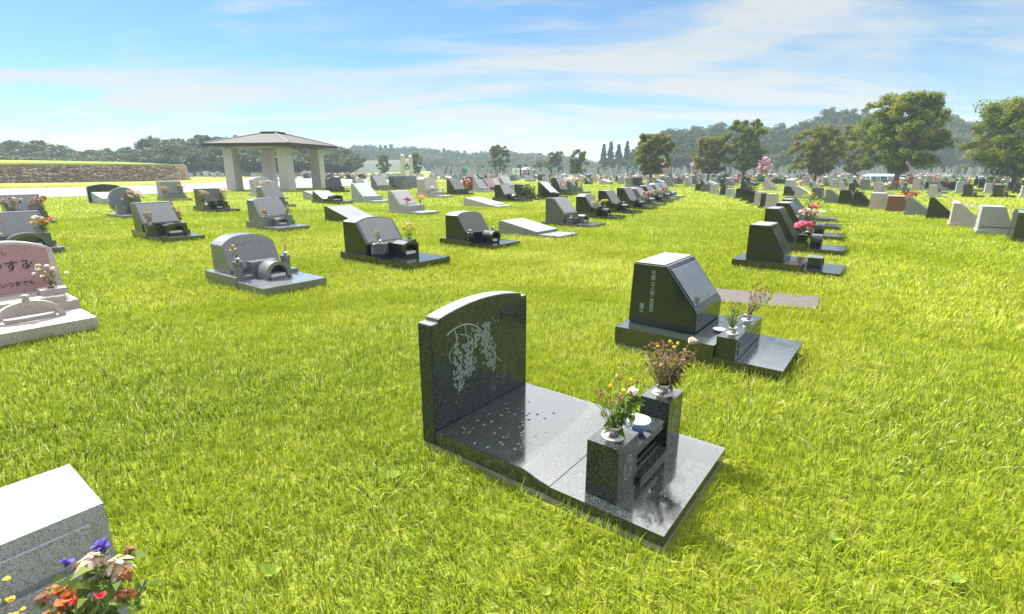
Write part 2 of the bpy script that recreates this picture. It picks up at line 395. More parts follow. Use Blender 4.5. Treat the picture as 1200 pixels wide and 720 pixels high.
def bouquet(p, label, h=.22, spread=.10, blooms=(('yellow', .02, 5, 'daisy'),), leaves=40, dry=False, group=None, near=True, seed=1, stems=None, lean=(0, 0), leafsize=.05, name='flower_bouquet'):
    rr = random.Random(seed); x, y, z = p
    root = empty(name, (x, y, z), rr.uniform(0, 6.28)); tag(root, label, 'flowers', group)
    V, Fc = [], []; LV, LF, LA = [], [], []; tips = []
    total = sum(b[2] for b in blooms); ns = stems or max(total, 6)
    root.rotation_euler = (0, 0, 0)
    for i in range(ns):
        a = rr.uniform(0, 6.28); q = rr.uniform(.15, 1) ** .6 * spread; hh = h * rr.uniform(.62, 1.05) * (1 - .22 * (q / spread) ** 2)
        tx, ty = q * math.cos(a) + lean[0] * h, q * math.sin(a) + lean[1] * h
        bend = rr.uniform(-.02, .02)
        pts = [(tx * .12 * t0 if t0 == 0 else tx * t0 ** 1.25 + bend * math.sin(t0 * 3), ty * t0 ** 1.25 + bend * math.sin(t0 * 2.6), -.012 + (hh + .012) * t0) for t0 in (0, .25, .5, .75, 1)]
        tube_np(V, Fc, pts, .0022 if near else .004, .0012 if near else .003, 4 if near else 3)
        tips.append(Vector(pts[-1]))
        for k in range(max(1, leaves // ns)):
            t0 = rr.uniform(.12, .92); j = min(3, int(t0 * 4)); f = t0 * 4 - j
            b = Vector(pts[j]).lerp(Vector(pts[j + 1]), f); aa = rr.uniform(0, 6.28); e = rr.uniform(-.9, .7) if dry else rr.uniform(-.3, .9)
            L = leafsize * rr.uniform(.5, 1.2); d = Vector((math.cos(aa) * math.cos(e), math.sin(aa) * math.cos(e), math.sin(e))); s = Vector((-math.sin(aa), math.cos(aa), rr.uniform(-.6, .6))).normalized() * L * rr.uniform(.16, .3)
            n0 = len(LV); m = b + d * L * .5 + Vector((0, 0, L * .1)); t = b + d * L - Vector((0, 0, L * .25))
            LV += [b, m + s, t, m - s]; LF.append((n0, n0 + 1, n0 + 2, n0 + 3)); LA.append(rr.random())
    link('stems', pyd('stems', V, Fc), M['stem_dry' if dry else 'stem'], root)
    if LV: link('leaves', pyd('leaves', LV, LF, LA), M['dry_leaf' if dry else 'flower_leaf'], root)
    rr.shuffle(tips); i = 0
    tips = sorted(tips, key=lambda t: -t.z) if ns > total else tips
    if near or total <= 14:
        for colr, r, n, kd in blooms:
            for k in range(n):
                t = tips[i % len(tips)]; i += 1
                o = link('bloom', bloom_me(r, kd, colr, k), None, root, tuple(t))
                o.rotation_euler = (rr.uniform(-.6, .6), rr.uniform(-.6, .6), rr.uniform(0, 6))
                sc_ = rr.uniform(.8, 1.15); o.scale = (sc_,) * 3
    else:                                                            # small in the photo: one mesh of blooms
        me = bpy.data.meshes.new('blooms'); bm = bmesh.new(); mats = []
        for colr, r, n, kd in blooms:
            if PET[colr] not in mats: mats.append(PET[colr])
            for k in range(n):
                t = tips[i % len(tips)]; i += 1
                tmp = bmesh.new(); tmp.from_mesh(bloom_me(r, kd, colr, k))
                for f in tmp.faces: f.material_index = mats.index(PET[colr])
                tm = bpy.data.meshes.new('t'); tmp.to_mesh(tm); tmp.free()
                tm.transform(Matrix.Translation(t) @ Matrix.Rotation(rr.uniform(-.6, .6), 4, 'X') @ Matrix.Rotation(rr.uniform(-.6, .6), 4, 'Y'))
                bm.from_mesh(tm); bpy.data.meshes.remove(tm)
        bm.to_mesh(me); bm.free(); link('flower_heads', me, mats, root)
    return root
G_ROWS = 'graves set out in rows on the lawn'
HAZE = .0008; SUN_EL, SUN_AZ = 50, -48; SKY_TINT = (.21, .46, .60, 1); CLOUD = (2.9, 3.05, 3.12); SKY_STR = .08; SUN_STR = 4.2; EXPO = 1.6; ADDED_GLOW = (19, 18.6, 18.2); ADDED_GLOW_AZ = 2
# ================================================================== THE NEAR GRAVES
# --- the main grave: an arched plate at the head of a long low slab
W1 = .893; x1, y1 = plot(0, 0)
g1 = empty('grave_memorial', (x1, y1, 0), ROT); ADDS.append((-.01, 1.51, -.03, .92))
tag(g1, 'black granite grave with an arched plate engraved with a weeping cherry tree and long slab', 'gravestone', G_ROWS)
bm = bmesh.new(); box(bm, .006, 1.468, .004, W1 + .004, -.06, .034); link('foundation', mesh_bm(bm, 'foundation'), M['concrete'], g1)
link('headstone', mesh_bm(headstone_bm(W1, .106, .106, .80, .3, .045, 2, 0, (.07, .022), bev=.004, seg=2), 'headstone'), M['black'], g1, (0, 0, .0345))
hs1 = [c for c in g1.children if c.name.startswith('headstone')][0]; paint_top_sheen(hs1)
bm = bmesh.new()                                                     # long slab with its hollow curved step
prof = [(.108, .036), (.108, .128), (.72, .128)] + [(.72 + .17 * k / 6, .128 - .036 * math.sin(math.pi / 2 * (k / 6)) ** 1.4) for k in range(1, 6)] + [(.893, .089), (.893, .036)]
extrude_loop(bm, prof, lambda a, b, d: (a, d, b), .002, W1 - .002); bmesh.ops.recalc_face_normals(bm, faces=bm.faces); bevel(bm, .004, 2, 40)
sl1 = link('long_slab', mesh_bm(bm, 'long_slab'), M['black_slab'], g1)
link('front_slab', box_me('front_slab', .896, 1.472, 0, W1 + .01, .036, .09, bev=.006), M['black_slab'], g1)
for vv in (.075, .68):
    b_ = link('vase_block', box_me('vase_block', 1.05, 1.215, vv, vv + .205, .091, .37, bev=.004), M['black'], g1)
    vase(b_, 1.132, vv + .102, .37, .041, .062)
    me = lathe([(.052, 0), (.055, .0015), (.050, .003)], 28, 'crest_ring')      # engraved crest on the front
    bm = bmesh.new()
    for a0, a1, r0, r1 in [(0, 6.2832, .058, .064)] + [(t, t + 1.7, .040, .047) for t in (.3, 2.4, 4.5)] + [(t, t + .9, .020, .028) for t in (1.1, 3.2, 5.3)]:
        n = max(4, int(26 * (a1 - a0) / 6.28)); rows = []
        for k in range(n + 1):
            a = a0 + (a1 - a0) * k / n
            rows.append([bm.verts.new((.0012, math.cos(a) * r * .72, math.sin(a) * r)) for r in (r0, r1)])
        for p, q in zip(rows, rows[1:]): bm.faces.new((p[0], q[0], q[1], p[1]))
    link('crest', mesh_bm(bm, 'crest'), M['engrave'], b_, (1.2155, vv + .102, .235))
    bpy.data.meshes.remove(me)
mid = empty('tmp', (0, 0, 0)); bpy.data.objects.remove(mid)
bm = bmesh.new()                                                     # incense holder between the two blocks: a slot over a ledge
prof = [(1.05, .091), (1.19, .091), (1.19, .125), (1.12, .13), (1.12, .215), (1.20, .224), (1.20, .265), (1.05, .265)]
extrude_loop(bm, prof, lambda a, b, d: (a, d, b), .282, .678); bmesh.ops.recalc_face_normals(bm, faces=bm.faces); bevel(bm, .003, 1, 40)
ih = link('incense_holder', mesh_bm(bm, 'incense_holder'), M['black'], g1)
bm = bmesh.new(); box(bm, 1.192, 1.235, .30, .66, .0915, .118); bevel(bm, .003); link('holder_ledge', mesh_bm(bm, 'holder_ledge'), M['black'], ih)
bm = bmesh.new(); box(bm, 1.17, 1.176, .32, .63, .145, .151); link('incense_rail', mesh_bm(bm, 'incense_rail'), M['steel'], ih)
# engraving of a weeping cherry on the plate, petals drifting on to the slab
def petal_disc(bm, place, a, b, r, rr):
    t0 = rr.random() * 6.28
    for k in range(5):
        t = t0 + k * 1.2566; c = place(a, b)
        pts = [(0, 0), (math.cos(t - .45) * r * .7, math.sin(t - .45) * r * .7), (math.cos(t) * r, math.sin(t) * r), (math.cos(t + .45) * r * .7, math.sin(t + .45) * r * .7)]
        bm.faces.new([bm.verts.new(place(a + p, b + q)) for p, q in pts])
def stroke(bm, place, pts, w0, w1):
    m = len(pts); prev = None
    for i, (a, b) in enumerate(pts):
        da = pts[min(i + 1, m - 1)][0] - pts[max(i - 1, 0)][0]; db = pts[min(i + 1, m - 1)][1] - pts[max(i - 1, 0)][1]
        L = math.hypot(da, db) or 1; w = (w0 + (w1 - w0) * i / (m - 1)) / 2
        cur = (bm.verts.new(place(a - db / L * w, b + da / L * w)), bm.verts.new(place(a + db / L * w, b - da / L * w)))
        if prev: bm.faces.new((prev[0], prev[1], cur[1], cur[0]))
        prev = cur
def smooth_pts(p, n=6):
    out = []
    for i in range(len(p) - 1):
        a = p[max(i - 1, 0)]; b = p[i]; c = p[i + 1]; d = p[min(i + 2, len(p) - 1)]
        for k in range(n):
            t = k / n
            out.append(tuple(.5 * ((2 * b[j]) + (-a[j] + c[j]) * t + (2 * a[j] - 5 * b[j] + 4 * c[j] - d[j]) * t * t + (-a[j] + 3 * b[j] - 3 * c[j] + d[j]) * t ** 3) for j in (0, 1)))
    return out + [p[-1]]
rr = random.Random(5); bm = bmesh.new(); PL = lambda a, b: (.1072, a, b - .0345)
stroke(bm, PL, smooth_pts([(.12, .682), (.19, .705), (.28, .708), (.37, .675), (.45, .60), (.52, .50), (.56, .42), (.615, .375)]), .010, .004)
for s in ([(.185, .70), (.20, .62), (.19, .56), (.225, .50), (.235, .40), (.235, .31)], [(.17, .60), (.135, .56), (.15, .51), (.20, .49)], [(.27, .705), (.285, .64), (.30, .58), (.28, .50), (.285, .42)],
          [(.43, .62), (.36, .56), (.32, .49), (.33, .43), (.37, .385)], [(.23, .66), (.31, .625), (.36, .57)], [(.45, .60), (.50, .56), (.55, .50), (.535, .43)], [(.225, .42), (.17, .385)]):
    stroke(bm, PL, smooth_pts(s), .006, .003)
for cx, cz, sx, sz, n in ((.205, .42, .028, .075, 46), (.20, .60, .024, .04, 16), (.225, .345, .02, .03, 12), (.30, .44, .05, .06, 62), (.30, .56, .035, .05, 34), (.37, .60, .04, .04, 26),
                          (.46, .55, .045, .07, 80), (.47, .64, .03, .03, 22), (.50, .44, .03, .05, 30), (.53, .37, .015, .035, 16)):
    for _ in range(n): petal_disc(bm, PL, rr.gauss(cx, sx * .75), rr.gauss(cz, sz * .75), rr.uniform(.007, .0135), rr)
for _ in range(34): petal_disc(bm, PL, rr.uniform(.15, .62), rr.uniform(.30, .73), rr.uniform(.004, .008), rr)
for _ in range(16): petal_disc(bm, PL, rr.uniform(.5, .72), rr.uniform(.2, .36), rr.uniform(.004, .007), rr)
link('cherry_engraving', mesh_bm(bm, 'cherry_engraving'), M['engrave'], hs1)
for a, b in ((.52, .245), (.63, .235), (.755, .235)):                 # three brushed characters low on the plate
    bm = bmesh.new()
    for s in ([(-.03, .03), (0, .036), (.03, .045)], [(-.02, .012), (.01, .018), (.032, .026)], [(-.035, -.018), (-.01, -.03), (.01, -.012), (.03, .006)], [(.005, .045), (-.008, .01), (-.02, -.03)]):
        stroke(bm, PL, smooth_pts([(a + p, b + q) for p, q in s], 4), .004, .006)
    link('engraved_character', mesh_bm(bm, 'engraved_character'), M['engrave_dim'], hs1)
PS = lambda a, b: (a, b, .1292)
for k in range(55):
    bm = bmesh.new(); dk = k >= 46
    if dk: petal_disc(bm, PS, rr.uniform(.30, .60), rr.uniform(.40, .68), rr.uniform(.009, .014), rr)
    else: petal_disc(bm, PS, rr.uniform(.14, .62), rr.uniform(.04, .60) * rr.uniform(.5, 1.0), rr.uniform(.006, .010), rr)
    link('engraved_petal', mesh_bm(bm, 'engraved_petal'), M['engrave_dark' if dk else 'engrave'], sl1)
def w(u, v, z): p = plot(u, v); return (p[0], p[1], z)
def bq(u, v, z, *a, **k): return bouquet(w(u, v, z), *a, **k)
G1 = 'bouquets in the grave vases'
bq(1.132, .177, .395, 'half withered bouquet of yellow and rust chrysanthemums in the near vase', h=.28, spread=.12,
   blooms=(('yellow', .014, 4, 'wilt'), ('rust', .012, 5, 'wilt'), ('brown', .011, 14, 'wilt')), leaves=90, seed=3, group=G1, stems=26, leafsize=.042)
bq(1.132, .177, .395, 'long drooping green leaves and one white carnation leaning over the blue bowl', h=.22, spread=.07, blooms=(('white', .030, 1, 'ball'),), leaves=60, seed=5, stems=7, lean=(.32, .12), group=G1, leafsize=.075)
bq(1.132, .782, .395, 'dense dried bouquet of brown and yellow daisies in the far vase of the engraved grave', h=.30, spread=.12,
   blooms=(('yellow', .015, 4, 'wilt'), ('brown', .012, 24, 'wilt'), ('rust', .013, 8, 'wilt'), ('cream', .012, 3, 'wilt')), leaves=330, dry=True, seed=8, group=G1, stems=44, leafsize=.036)
bq(1.15, .81, .395, 'wilted cream carnation drooping on a tall leafy stem beside the dried daisies', h=.31, spread=.05, blooms=(('cream', .034, 1, 'wilt'),), leaves=150, dry=True, seed=12, stems=7, lean=(.45, .12), group=G1, leafsize=.05)
bq(1.14, .70, .385, 'thin dark stem with one withered flower head sticking out towards the slab', h=.17, spread=.02, blooms=(('brown', .016, 1, 'ball'),), leaves=3, dry=True, seed=15, stems=1, lean=(-.9, -.25), group=G1)
# rice bowl on the incense holder
bx, by, bz = w(1.135, .465, .2655)
bowl = link('offering_bowl', lathe([(.026, 0), (.028, .008), (.052, .036), (.060, .072), (.056, .072), (.048, .044)], 28), M['china_blue'], None, (bx, by, bz)); tag(bowl, 'small blue and white china bowl between the two vase blocks', 'bowl')
link('bowl_rim', lathe([(.0602, .068), (.0612, .076), (.0572, .077), (.0555, .070), (.049, .050)], 28), M['china'], bowl)
link('bowl_contents', lathe([(.044, .0505), (.046, .054), (.02, .058)], 16), M['rice'], bowl)
# --- second grave: wedge headstone with a date down its side
x2, y2 = plot(.117, 2.256); ADDS.append((.117, 1.51, 2.256, 3.21))
g2 = empty('grave_memorial', (x2, y2, 0), ROT); tag(g2, 'dark green granite wedge grave with a white date carved down its side', 'gravestone', G_ROWS)
bm = bmesh.new(); box(bm, .0, .86, .01, .94, -.05, .05); box(bm, .862, 1.36, .03, .83, -.05, .035); link('foundation', mesh_bm(bm, 'foundation'), M['concrete'], g2)
link('base_slab', box_me('base_slab', 0, .873, 0, .96, .05, .21), M['green_slab'], g2)
link('front_slab', box_me('front_slab', .876, 1.39, .0, .86, .036, .115), M['green_slab'], g2)
h2 = link('headstone', mesh_bm(headstone_bm(.72, .315, .62, .567, .184, lean=.02, bev=.012), 'headstone'), M['greenblack'], g2, (.03, .2, .21))
sl = math.atan2(.567 - .184, .62 - .315); paint_top_sheen(h2)
def onslope(a, v, off): return (.62 - a * math.cos(sl) + off * math.sin(sl), v, .184 + a * math.sin(sl) + off * math.cos(sl))
bm = bmesh.new(); c8 = [(a, v) for a, v in ((.06, .05), (.06, .67), (.43, .67), (.43, .05))]
lo = [bm.verts.new(onslope(a, v, -.002)) for a, v in c8]; hi = [bm.verts.new(onslope(a, v, .010)) for a, v in c8]
bm.faces.new(hi); [bm.faces.new((lo[i], lo[(i + 1) % 4], hi[(i + 1) % 4], hi[i])) for i in range(4)]; bmesh.ops.recalc_face_normals(bm, faces=bm.faces); bevel(bm, .003)
link('inscription_panel', mesh_bm(bm, 'inscription_panel'), M['panel'], h2)
bm = bmesh.new(); lo = [bm.verts.new(onslope(a, v, .0015)) for a, v in ((.045, .035), (.045, .685), (.445, .685), (.445, .035))]
hi = [bm.verts.new(onslope(a, v, .0015)) for a, v in ((.06, .05), (.06, .67), (.43, .67), (.43, .05))]
for i in range(4): bm.faces.new((lo[i], lo[(i + 1) % 4], hi[(i + 1) % 4], hi[i]))
bmesh.ops.recalc_face_normals(bm, faces=bm.faces); link('panel_groove', mesh_bm(bm, 'panel_groove'), M['black_plain'], h2)
bm = bmesh.new(); PF = lambda a, b: onslope(a, b, .0115)             # leaf and flower carving at the panel's lower edge
rr = random.Random(9)
for _ in range(9): petal_disc(bm, PF, rr.uniform(.075, .13), rr.uniform(.07, .22), rr.uniform(.016, .026), rr)
stroke(bm, PF, smooth_pts([(.08, .12), (.10, .25), (.085, .36), (.10, .48)]), .006, .004)
link('flower_carving', mesh_bm(bm, 'flower_carving'), M['engrave_dark'], h2)
def side_text(s, size, u, z, pitch, mat, parent, v=-.0012):
    for k, ch in enumerate(s):
        me = text_mesh(ch, size, .0004); me.transform(Matrix.Rotation(R(90), 4, 'X')); link('carved_character', me, mat, parent, (u, v, z - k * pitch))
side_text('平成二十八年二月吉日', .044, .215, .487, .0375, M['engrave'], h2)
side_text('建之', .046, .125, .175, .040, M['engrave'], h2)
b2 = drawer_block(g2, M['greenblack'], .886, 1.04, .01, .86, .116, .175)
for vv in (.16, .64): vase(b2, .963, vv, .291, .036, .055)
bq(.117 + .963, 2.256 + .16, .325, 'dried brown flowers with sparse green stems in the near vase of the wedge grave', h=.24, spread=.09, blooms=(('brown', .014, 9, 'wilt'), ('rust', .012, 3, 'daisy')), leaves=110, dry=False, seed=21, stems=20, group=G1, leafsize=.035)
bq(.117 + .963, 2.256 + .64, .325, 'taller dried rust brown flowers in the far vase of the wedge grave', h=.30, spread=.11, blooms=(('brown', .016, 12, 'wilt'), ('rust', .016, 4, 'wilt')), leaves=100, dry=True, seed=22, stems=20, lean=(.25, .1), group=G1, leafsize=.04)
x, y, z = w(.117 + .79, 2.256 + .42, .211)                            # pinkish stone and dish on the base
o = link('offering_dish', lathe([(.03, 0), (.032, .006), (.055, .02), (.05, .021), (.03, .01)], 20), M['china'], None, (x, y, z)); tag(o, 'small pale offering dish behind the drawer block of the wedge grave', 'dish')
# --- white speckled grave at the lower left corner
xw, yw = plot(-.03, -2.42); ADDS.append((-.03, 1.4, -2.42, -1.55))
gw = empty('grave_memorial', (xw, yw, 0), ROT); tag(gw, 'pale speckled white granite headstone cut off by the lower left corner of the photo', 'gravestone', G_ROWS)
link('base_slab', box_me('base_slab', 0, .8, .015, .875, -.02, .14), M['white'], gw)
link('front_slab', box_me('front_slab', .803, 1.4, .02, .88, -.02, .08), M['white'], gw)
link('headstone', box_me('headstone', .02, .36, .02, .87, .141, .645, bev=.016), M['white'], gw)
hw_ = [c for c in gw.children if c.name.startswith('headstone')][0]
link('face_border', box_me('face_border', .361, .374, .06, .83, .50, .60, bev=.010), M['white'], hw_)
link('lower_step', box_me('lower_step', .361, .382, .035, .855, .141, .475, bev=.008), M['white'], hw_)
PW = lambda a, b: (.3832, a, b)
bm = bmesh.new()
for t in (.3, 1.6, 2.9):
    c0 = (.50 + .035 * math.cos(t), .385 + .035 * math.sin(t)); n = 14
    bm.faces.new([bm.verts.new(PW(c0[0] + math.cos(2 * math.pi * k / n) * .028 * (1 + .2 * math.cos(2 * math.pi * k / n - t)), c0[1] + .022 * math.sin(2 * math.pi * k / n))) for k in range(n)])
link('leaf_inlay', mesh_bm(bm, 'leaf_inlay'), plain('green_inlay', (.01, .10, .04), .4), hw_)
bm = bmesh.new(); bm.faces.new([bm.verts.new(PW(.57 + a, .335 + b)) for a, b in ((-.028, -.025), (.03, -.02), (.022, .03), (-.005, .012))])
link('petal_inlay', mesh_bm(bm, 'petal_inlay'), plain('red_inlay', (.5, .01, .02), .4), hw_)
for vv in (.40, .66):
    b_ = link('vase_block', box_me('vase_block', .50, .65, vv, vv + .15, .141, .30), M['white'], gw)
    vase(b_, .575, vv + .075, .30, .036, .055)
bq(.56, -2.42 + .735, .335, 'faded bouquet of purple gentians, cream carnations and orange lantern pods by the white stone', h=.31, spread=.10,
   blooms=(('purple', .030, 4, 'bud'), ('cream', .044, 2, 'wilt'), ('brown', .026, 8, 'wilt'), ('red', .020, 2, 'bud'), ('orange', .038, 3, 'bud'), ('rust', .024, 3, 'wilt')), leaves=260, dry=False, seed=31, stems=24, leafsize=.058, lean=(.06, .12), group=G1)
bq(.56, -1.945, .335, 'thin sprigs of small yellow flowers at the left edge before the white stone', h=.36, spread=.08, lean=(.20, .26), blooms=(('yellow', .008, 46, 'daisy'),), leaves=14, seed=33, stems=20, leafsize=.05, group=G1)
# --- pink grave at the left edge
up, vp = -5.78, -1.31
gp, tp = memorial(up, vp, 'pale pinkish granite grave with a framed rose panel lettered やすみ at the left edge', 'pinkgrey', D=1.53, W=.88, ub=.95, za=.24, zb=.15, h=.60, t_top=.16, t_bot=.34, nose=.06, arch=.10, power=2.4,
               hw=.86, hu=.16, fm='pink', blocks='none', plate=True)
hp = [c for c in gp.children if c.name.startswith('headstone')][0]
sl = math.atan2(.54, .18)
def pink_text(s, size, v, d, wd=.001):
    me = text_mesh(s, size, wd)
    # text x -> across, text y -> up the slope
    mt = Matrix(((0, -math.cos(sl), math.sin(sl), .34 - d * math.cos(sl) + .0085 * math.sin(sl)), (1, 0, 0, v), (0, math.sin(sl), math.cos(sl), .06 + d * math.sin(sl) + .0085 * math.cos(sl)), (0, 0, 0, 1)))
    me.transform(mt); link('lettering', me, M['ink'], hp)
pink_text('おやすみ', .125, .43, .30, .002)
pink_text('つ く し', .05, .40, .45); pink_text('いつまでも', .055, .50, .11, .001)
link('offering_stand', box_me('offering_stand', .51, .93, .10, .78, .241, .30), M['pinkgrey'], gp)
for vv in (.03, .62): b_ = link('vase_block', box_me('vase_block', .60, .80, vv, vv + .22, .301, .36), M['pinkgrey'], gp); vase(b_, .70, vv + .11, .36, .035, .03, False)
bm = bmesh.new(); n = 16                                             # low open arch with a knob on top
o_ = [(.44 - .27 * math.cos(math.pi * k / n), .152 + .19 * math.sin(math.pi * k / n)) for k in range(n + 1)]; i_ = [(.44 - .225 * math.cos(math.pi * k / n), .152 + .145 * math.sin(math.pi * k / n)) for k in range(n + 1)]
for k in range(n):
    a = [bm.verts.new((1.10, *p)) for p in (o_[k], o_[k + 1], i_[k + 1], i_[k])]; b = [bm.verts.new((1.17, *p)) for p in (o_[k], o_[k + 1], i_[k + 1], i_[k])]
    bm.faces.new(b); bm.faces.new(a[::-1]); bm.faces.new((a[0], a[1], b[1], b[0])); bm.faces.new((a[3], b[3], b[2], a[2]))
bmesh.ops.remove_doubles(bm, verts=bm.verts, dist=.0005); bmesh.ops.recalc_face_normals(bm, faces=bm.faces)
ar = link('incense_arch', mesh_bm(bm, 'incense_arch'), M['pinkgrey'], gp)
link('arch_knob', lathe([(.03, .338), (.034, .35), (.022, .362), (.034, .372), (.036, .39), (.022, .405)], 16), M['pinkgrey'], ar, (1.135, .44, 0))
bm = bmesh.new(); box(bm, 1.09, 1.18, .25, .63, .1515, .185); bevel(bm, .004); link('incense_tray', mesh_bm(bm, 'incense_tray'), M['pinkgrey'], ar)
bq(up + .70, vp + .73, .385, 'white orchids and dry yellow grass in the vase at the right of the rose panel', h=.24, spread=.15, blooms=(('white', .026, 9, 'ball'), ('cream', .016, 5, 'wilt'), ('yellow', .010, 9, 'daisy'), ('brown', .024, 2, 'bud')), leaves=80, dry=True, seed=41, stems=20, leafsize=.05, group=G1)
bq(up + .70, vp + .14, .385, 'dry flowers in the vase at the left of the rose panel', h=.2, spread=.1, blooms=(('cream', .02, 5, 'wilt'),), leaves=40, dry=True, seed=42, group=G1)
# --- paver slabs where a plot lies empty
PAVE = []
for i, (pts, lab) in enumerate((([(907, 343), (962, 348), (957, 362), (899, 358)], 'right hand weathered paving slab lying in the grass behind the wedge grave'),
                                ([(838, 338), (905, 343), (896, 358), (833, 352)], 'middle weathered paving slab in the grass, partly behind dried flowers'),
                                ([(772, 333), (836, 338), (830, 352), (766, 346)], 'left hand weathered paving slab hidden behind the wedge headstone'))):
    g = [at(*p, .03) for p in pts]; PAVE.append([(q.x, q.y) for q in g]); bm = bmesh.new(); extrude_loop(bm, [(p.x, p.y) for p in g], lambda a, b, d: (a, b, d), -.03, .03)
    bmesh.ops.recalc_face_normals(bm, faces=bm.faces); bevel(bm, .008)
    o = link('paving_slab', mesh_bm(bm, 'paving_slab'), M['paver']); tag(o, lab, 'paving slab', 'paving slabs on the empty plot')
# ================================================================== THE ROWS (u, v in plot steps)
def fl(tp, i, label, **k):
    k.setdefault('near', False); k.setdefault('leafsize', .07); k.setdefault('group', G1)
    if i < len(tp): return bouquet(tp[i], label, **k)
# right row, behind the wedge grave
a3, t3 = memorial(-.14, 7.0, 'black wedge headstone on a wide base, first one beyond the paving slabs', 'black_plain', D=1.53, W=.9, ub=1.02, za=.15, zb=.08, h=.56, t_top=.30, t_bot=.56, nose=.10, hw=.66, hu=.18, burn=('box', .3, .55, .19, .2), blocks='none')
bm = bmesh.new()
for c, s in ((.0, .0), (.03, .012), (-.025, .02), (.01, -.03)): petal_disc(bm, lambda a, b: (.60 - a * .42, .35 + b, .30 + a * .9), c, s, .035, random.Random(3))
a4, t4 = memorial(-.30, 9.3, 'tall black stepped wedge headstone with pink flowers before it', 'black_plain', h=.62, t_top=.22, t_bot=.56, nose=.05, hw=.66, burn=('drum', .3, .55, .24, .18), blocks='two')
fl(t4, 0, 'round bunch of bright pink hydrangea in the vase of the stepped black headstone', h=.22, spread=.14, blooms=(('pink', .055, 16, 'ball'),), leaves=40, seed=51)
fl(t4, 1, 'a few pink flowers in the far vase of the stepped black headstone', h=.18, spread=.1, blooms=(('pink', .03, 5, 'ball'),), leaves=30, seed=52)
a5, t5 = memorial(-.55, 11.6, 'black wedge headstone third behind the paving slabs, with pale mixed bouquets', 'black_plain', h=.60, t_top=.26, t_bot=.6, nose=.06, hw=.68, burn=('drum', .3, .55, .24, .18), blocks='two')
fl(t5, 0, 'pale pink and cream mixed bouquet beside the third black wedge headstone', h=.30, spread=.20, blooms=(('palepink', .05, 8, 'ball'), ('cream', .05, 6, 'ball'), ('brown', .04, 5, 'wilt')), leaves=50, seed=53)
fl(t5, 1, 'white and blue bouquet wrapped in clear film at the third black wedge headstone', h=.28, spread=.20, blooms=(('white', .05, 9, 'ball'), ('purple', .03, 3, 'ball'), ('lime', .04, 4, 'ball')), leaves=50, seed=54)
a6, t6 = memorial(-.85, 13.9, 'small black upright headstone fourth behind the paving slabs', 'black_plain', h=.56, t_top=.2, t_bot=.5, hw=.64, blocks='two')
fl(t6, 0, 'red and orange flowers on the fourth black headstone behind the paving slabs', h=.26, spread=.18, blooms=(('red', .04, 8, 'ball'), ('orange', .04, 4, 'ball')), leaves=40, seed=55)
fl(t6, 1, 'cream and brown flowers on the fourth black headstone behind the paving slabs', h=.3, spread=.2, blooms=(('cream', .05, 8, 'ball'), ('brown', .04, 8, 'wilt')), leaves=40, seed=56)
a7, t7 = memorial(-1.2, 16.2, 'low grey headstone under tall yellow lilies, fifth behind the paving slabs', 'darkgrey', h=.5, t_top=.2, t_bot=.5, hw=.64, blocks='two')
fl(t7, 0, 'tall loose yellow lily bouquet rising over the row of black headstones', h=.5, spread=.28, blooms=(('yellow', .04, 12, 'daisy'), ('lime', .04, 5, 'daisy')), leaves=70, seed=57, leafsize=.1)
# second row, from the grey arched grave away
a, t = memorial(-5.86, 1.25, 'blue grey granite grave with a thick round-arched headstone and half-round incense holder', 'bluegrey', D=1.62, W=.92, ub=.90, za=.17, zb=.12, h=.50, t_top=.30, t_bot=.50, nose=.05, arch=.12, power=3, hw=.74, hu=.10, plate=False,
                burn=('arch', .30, .66, .24, .24), blocks='post')
hL = [c for c in a.children if c.name.startswith('headstone')][0]
bm = bmesh.new(); rr = random.Random(4)
slp = math.atan2(.45, .20); PG = lambda aa, b: (.50 - aa * math.cos(slp) + .0015, b, .05 + aa * math.sin(slp) + .0008)
for k in range(7): petal_disc(bm, PG, .36 + rr.uniform(-.02, .03), .2 + k * .045 + (.12 if k > 4 else 0), .016, rr)
link('flower_carving', mesh_bm(bm, 'flower_carving'), M['engrave_dark'], hL)
fl(t, 0, 'thin yellowish dried sprigs in the near post vase of the arched blue grey grave', h=.2, spread=.06, blooms=(('yellow', .02, 4, 'wilt'),), leaves=30, seed=61, near=True, leafsize=.04, dry=True)
fl(t, 1, 'bare brown twigs in the far post vase of the arched blue grey grave', h=.26, spread=.1, blooms=(('brown', .014, 8, 'bud'),), leaves=24, seed=62, near=True, leafsize=.03, dry=True)
a, t = memorial(-5.84, 3.5, 'black grave with a broad sloping panel, drum vase stand and box shaped incense holder', 'black_plain', D=1.78, W=.95, ub=.98, za=.16, zb=.13, h=.60, t_top=.30, t_bot=.62, nose=.18, arch=.07, power=2, hw=.82, hu=.05, fm='darkgrey',
                burn=('box', .34, .66, .27, .3), blocks='drum')
fl(t, 0, 'sparse green and yellow stems on the ribbed drum stand', h=.24, spread=.09, blooms=(('yellow', .014, 5, 'wilt'),), leaves=60, seed=63, near=True, leafsize=.04)
fl(t, 1, 'yellow and orange flowers on tall dark stems at the right of the broad black headstone', h=.32, spread=.12, blooms=(('yellow', .035, 5, 'daisy'), ('orange', .03, 4, 'daisy'), ('palepink', .03, 2, 'daisy')), leaves=70, seed=64, near=True, leafsize=.06)
a, t = memorial(-5.8, 5.92, 'glossy black grave with rounded headstone, ball shaped vases and hollow drum incense holder', 'black_plain', D=1.42, W=.98, ub=.86, za=.15, zb=.10, h=.54, t_top=.30, t_bot=.56, nose=.16, arch=.06, power=3, hw=.76, hu=.08, plate=False,
                burn=('drum', .33, .64, .24, .26), blocks='round')
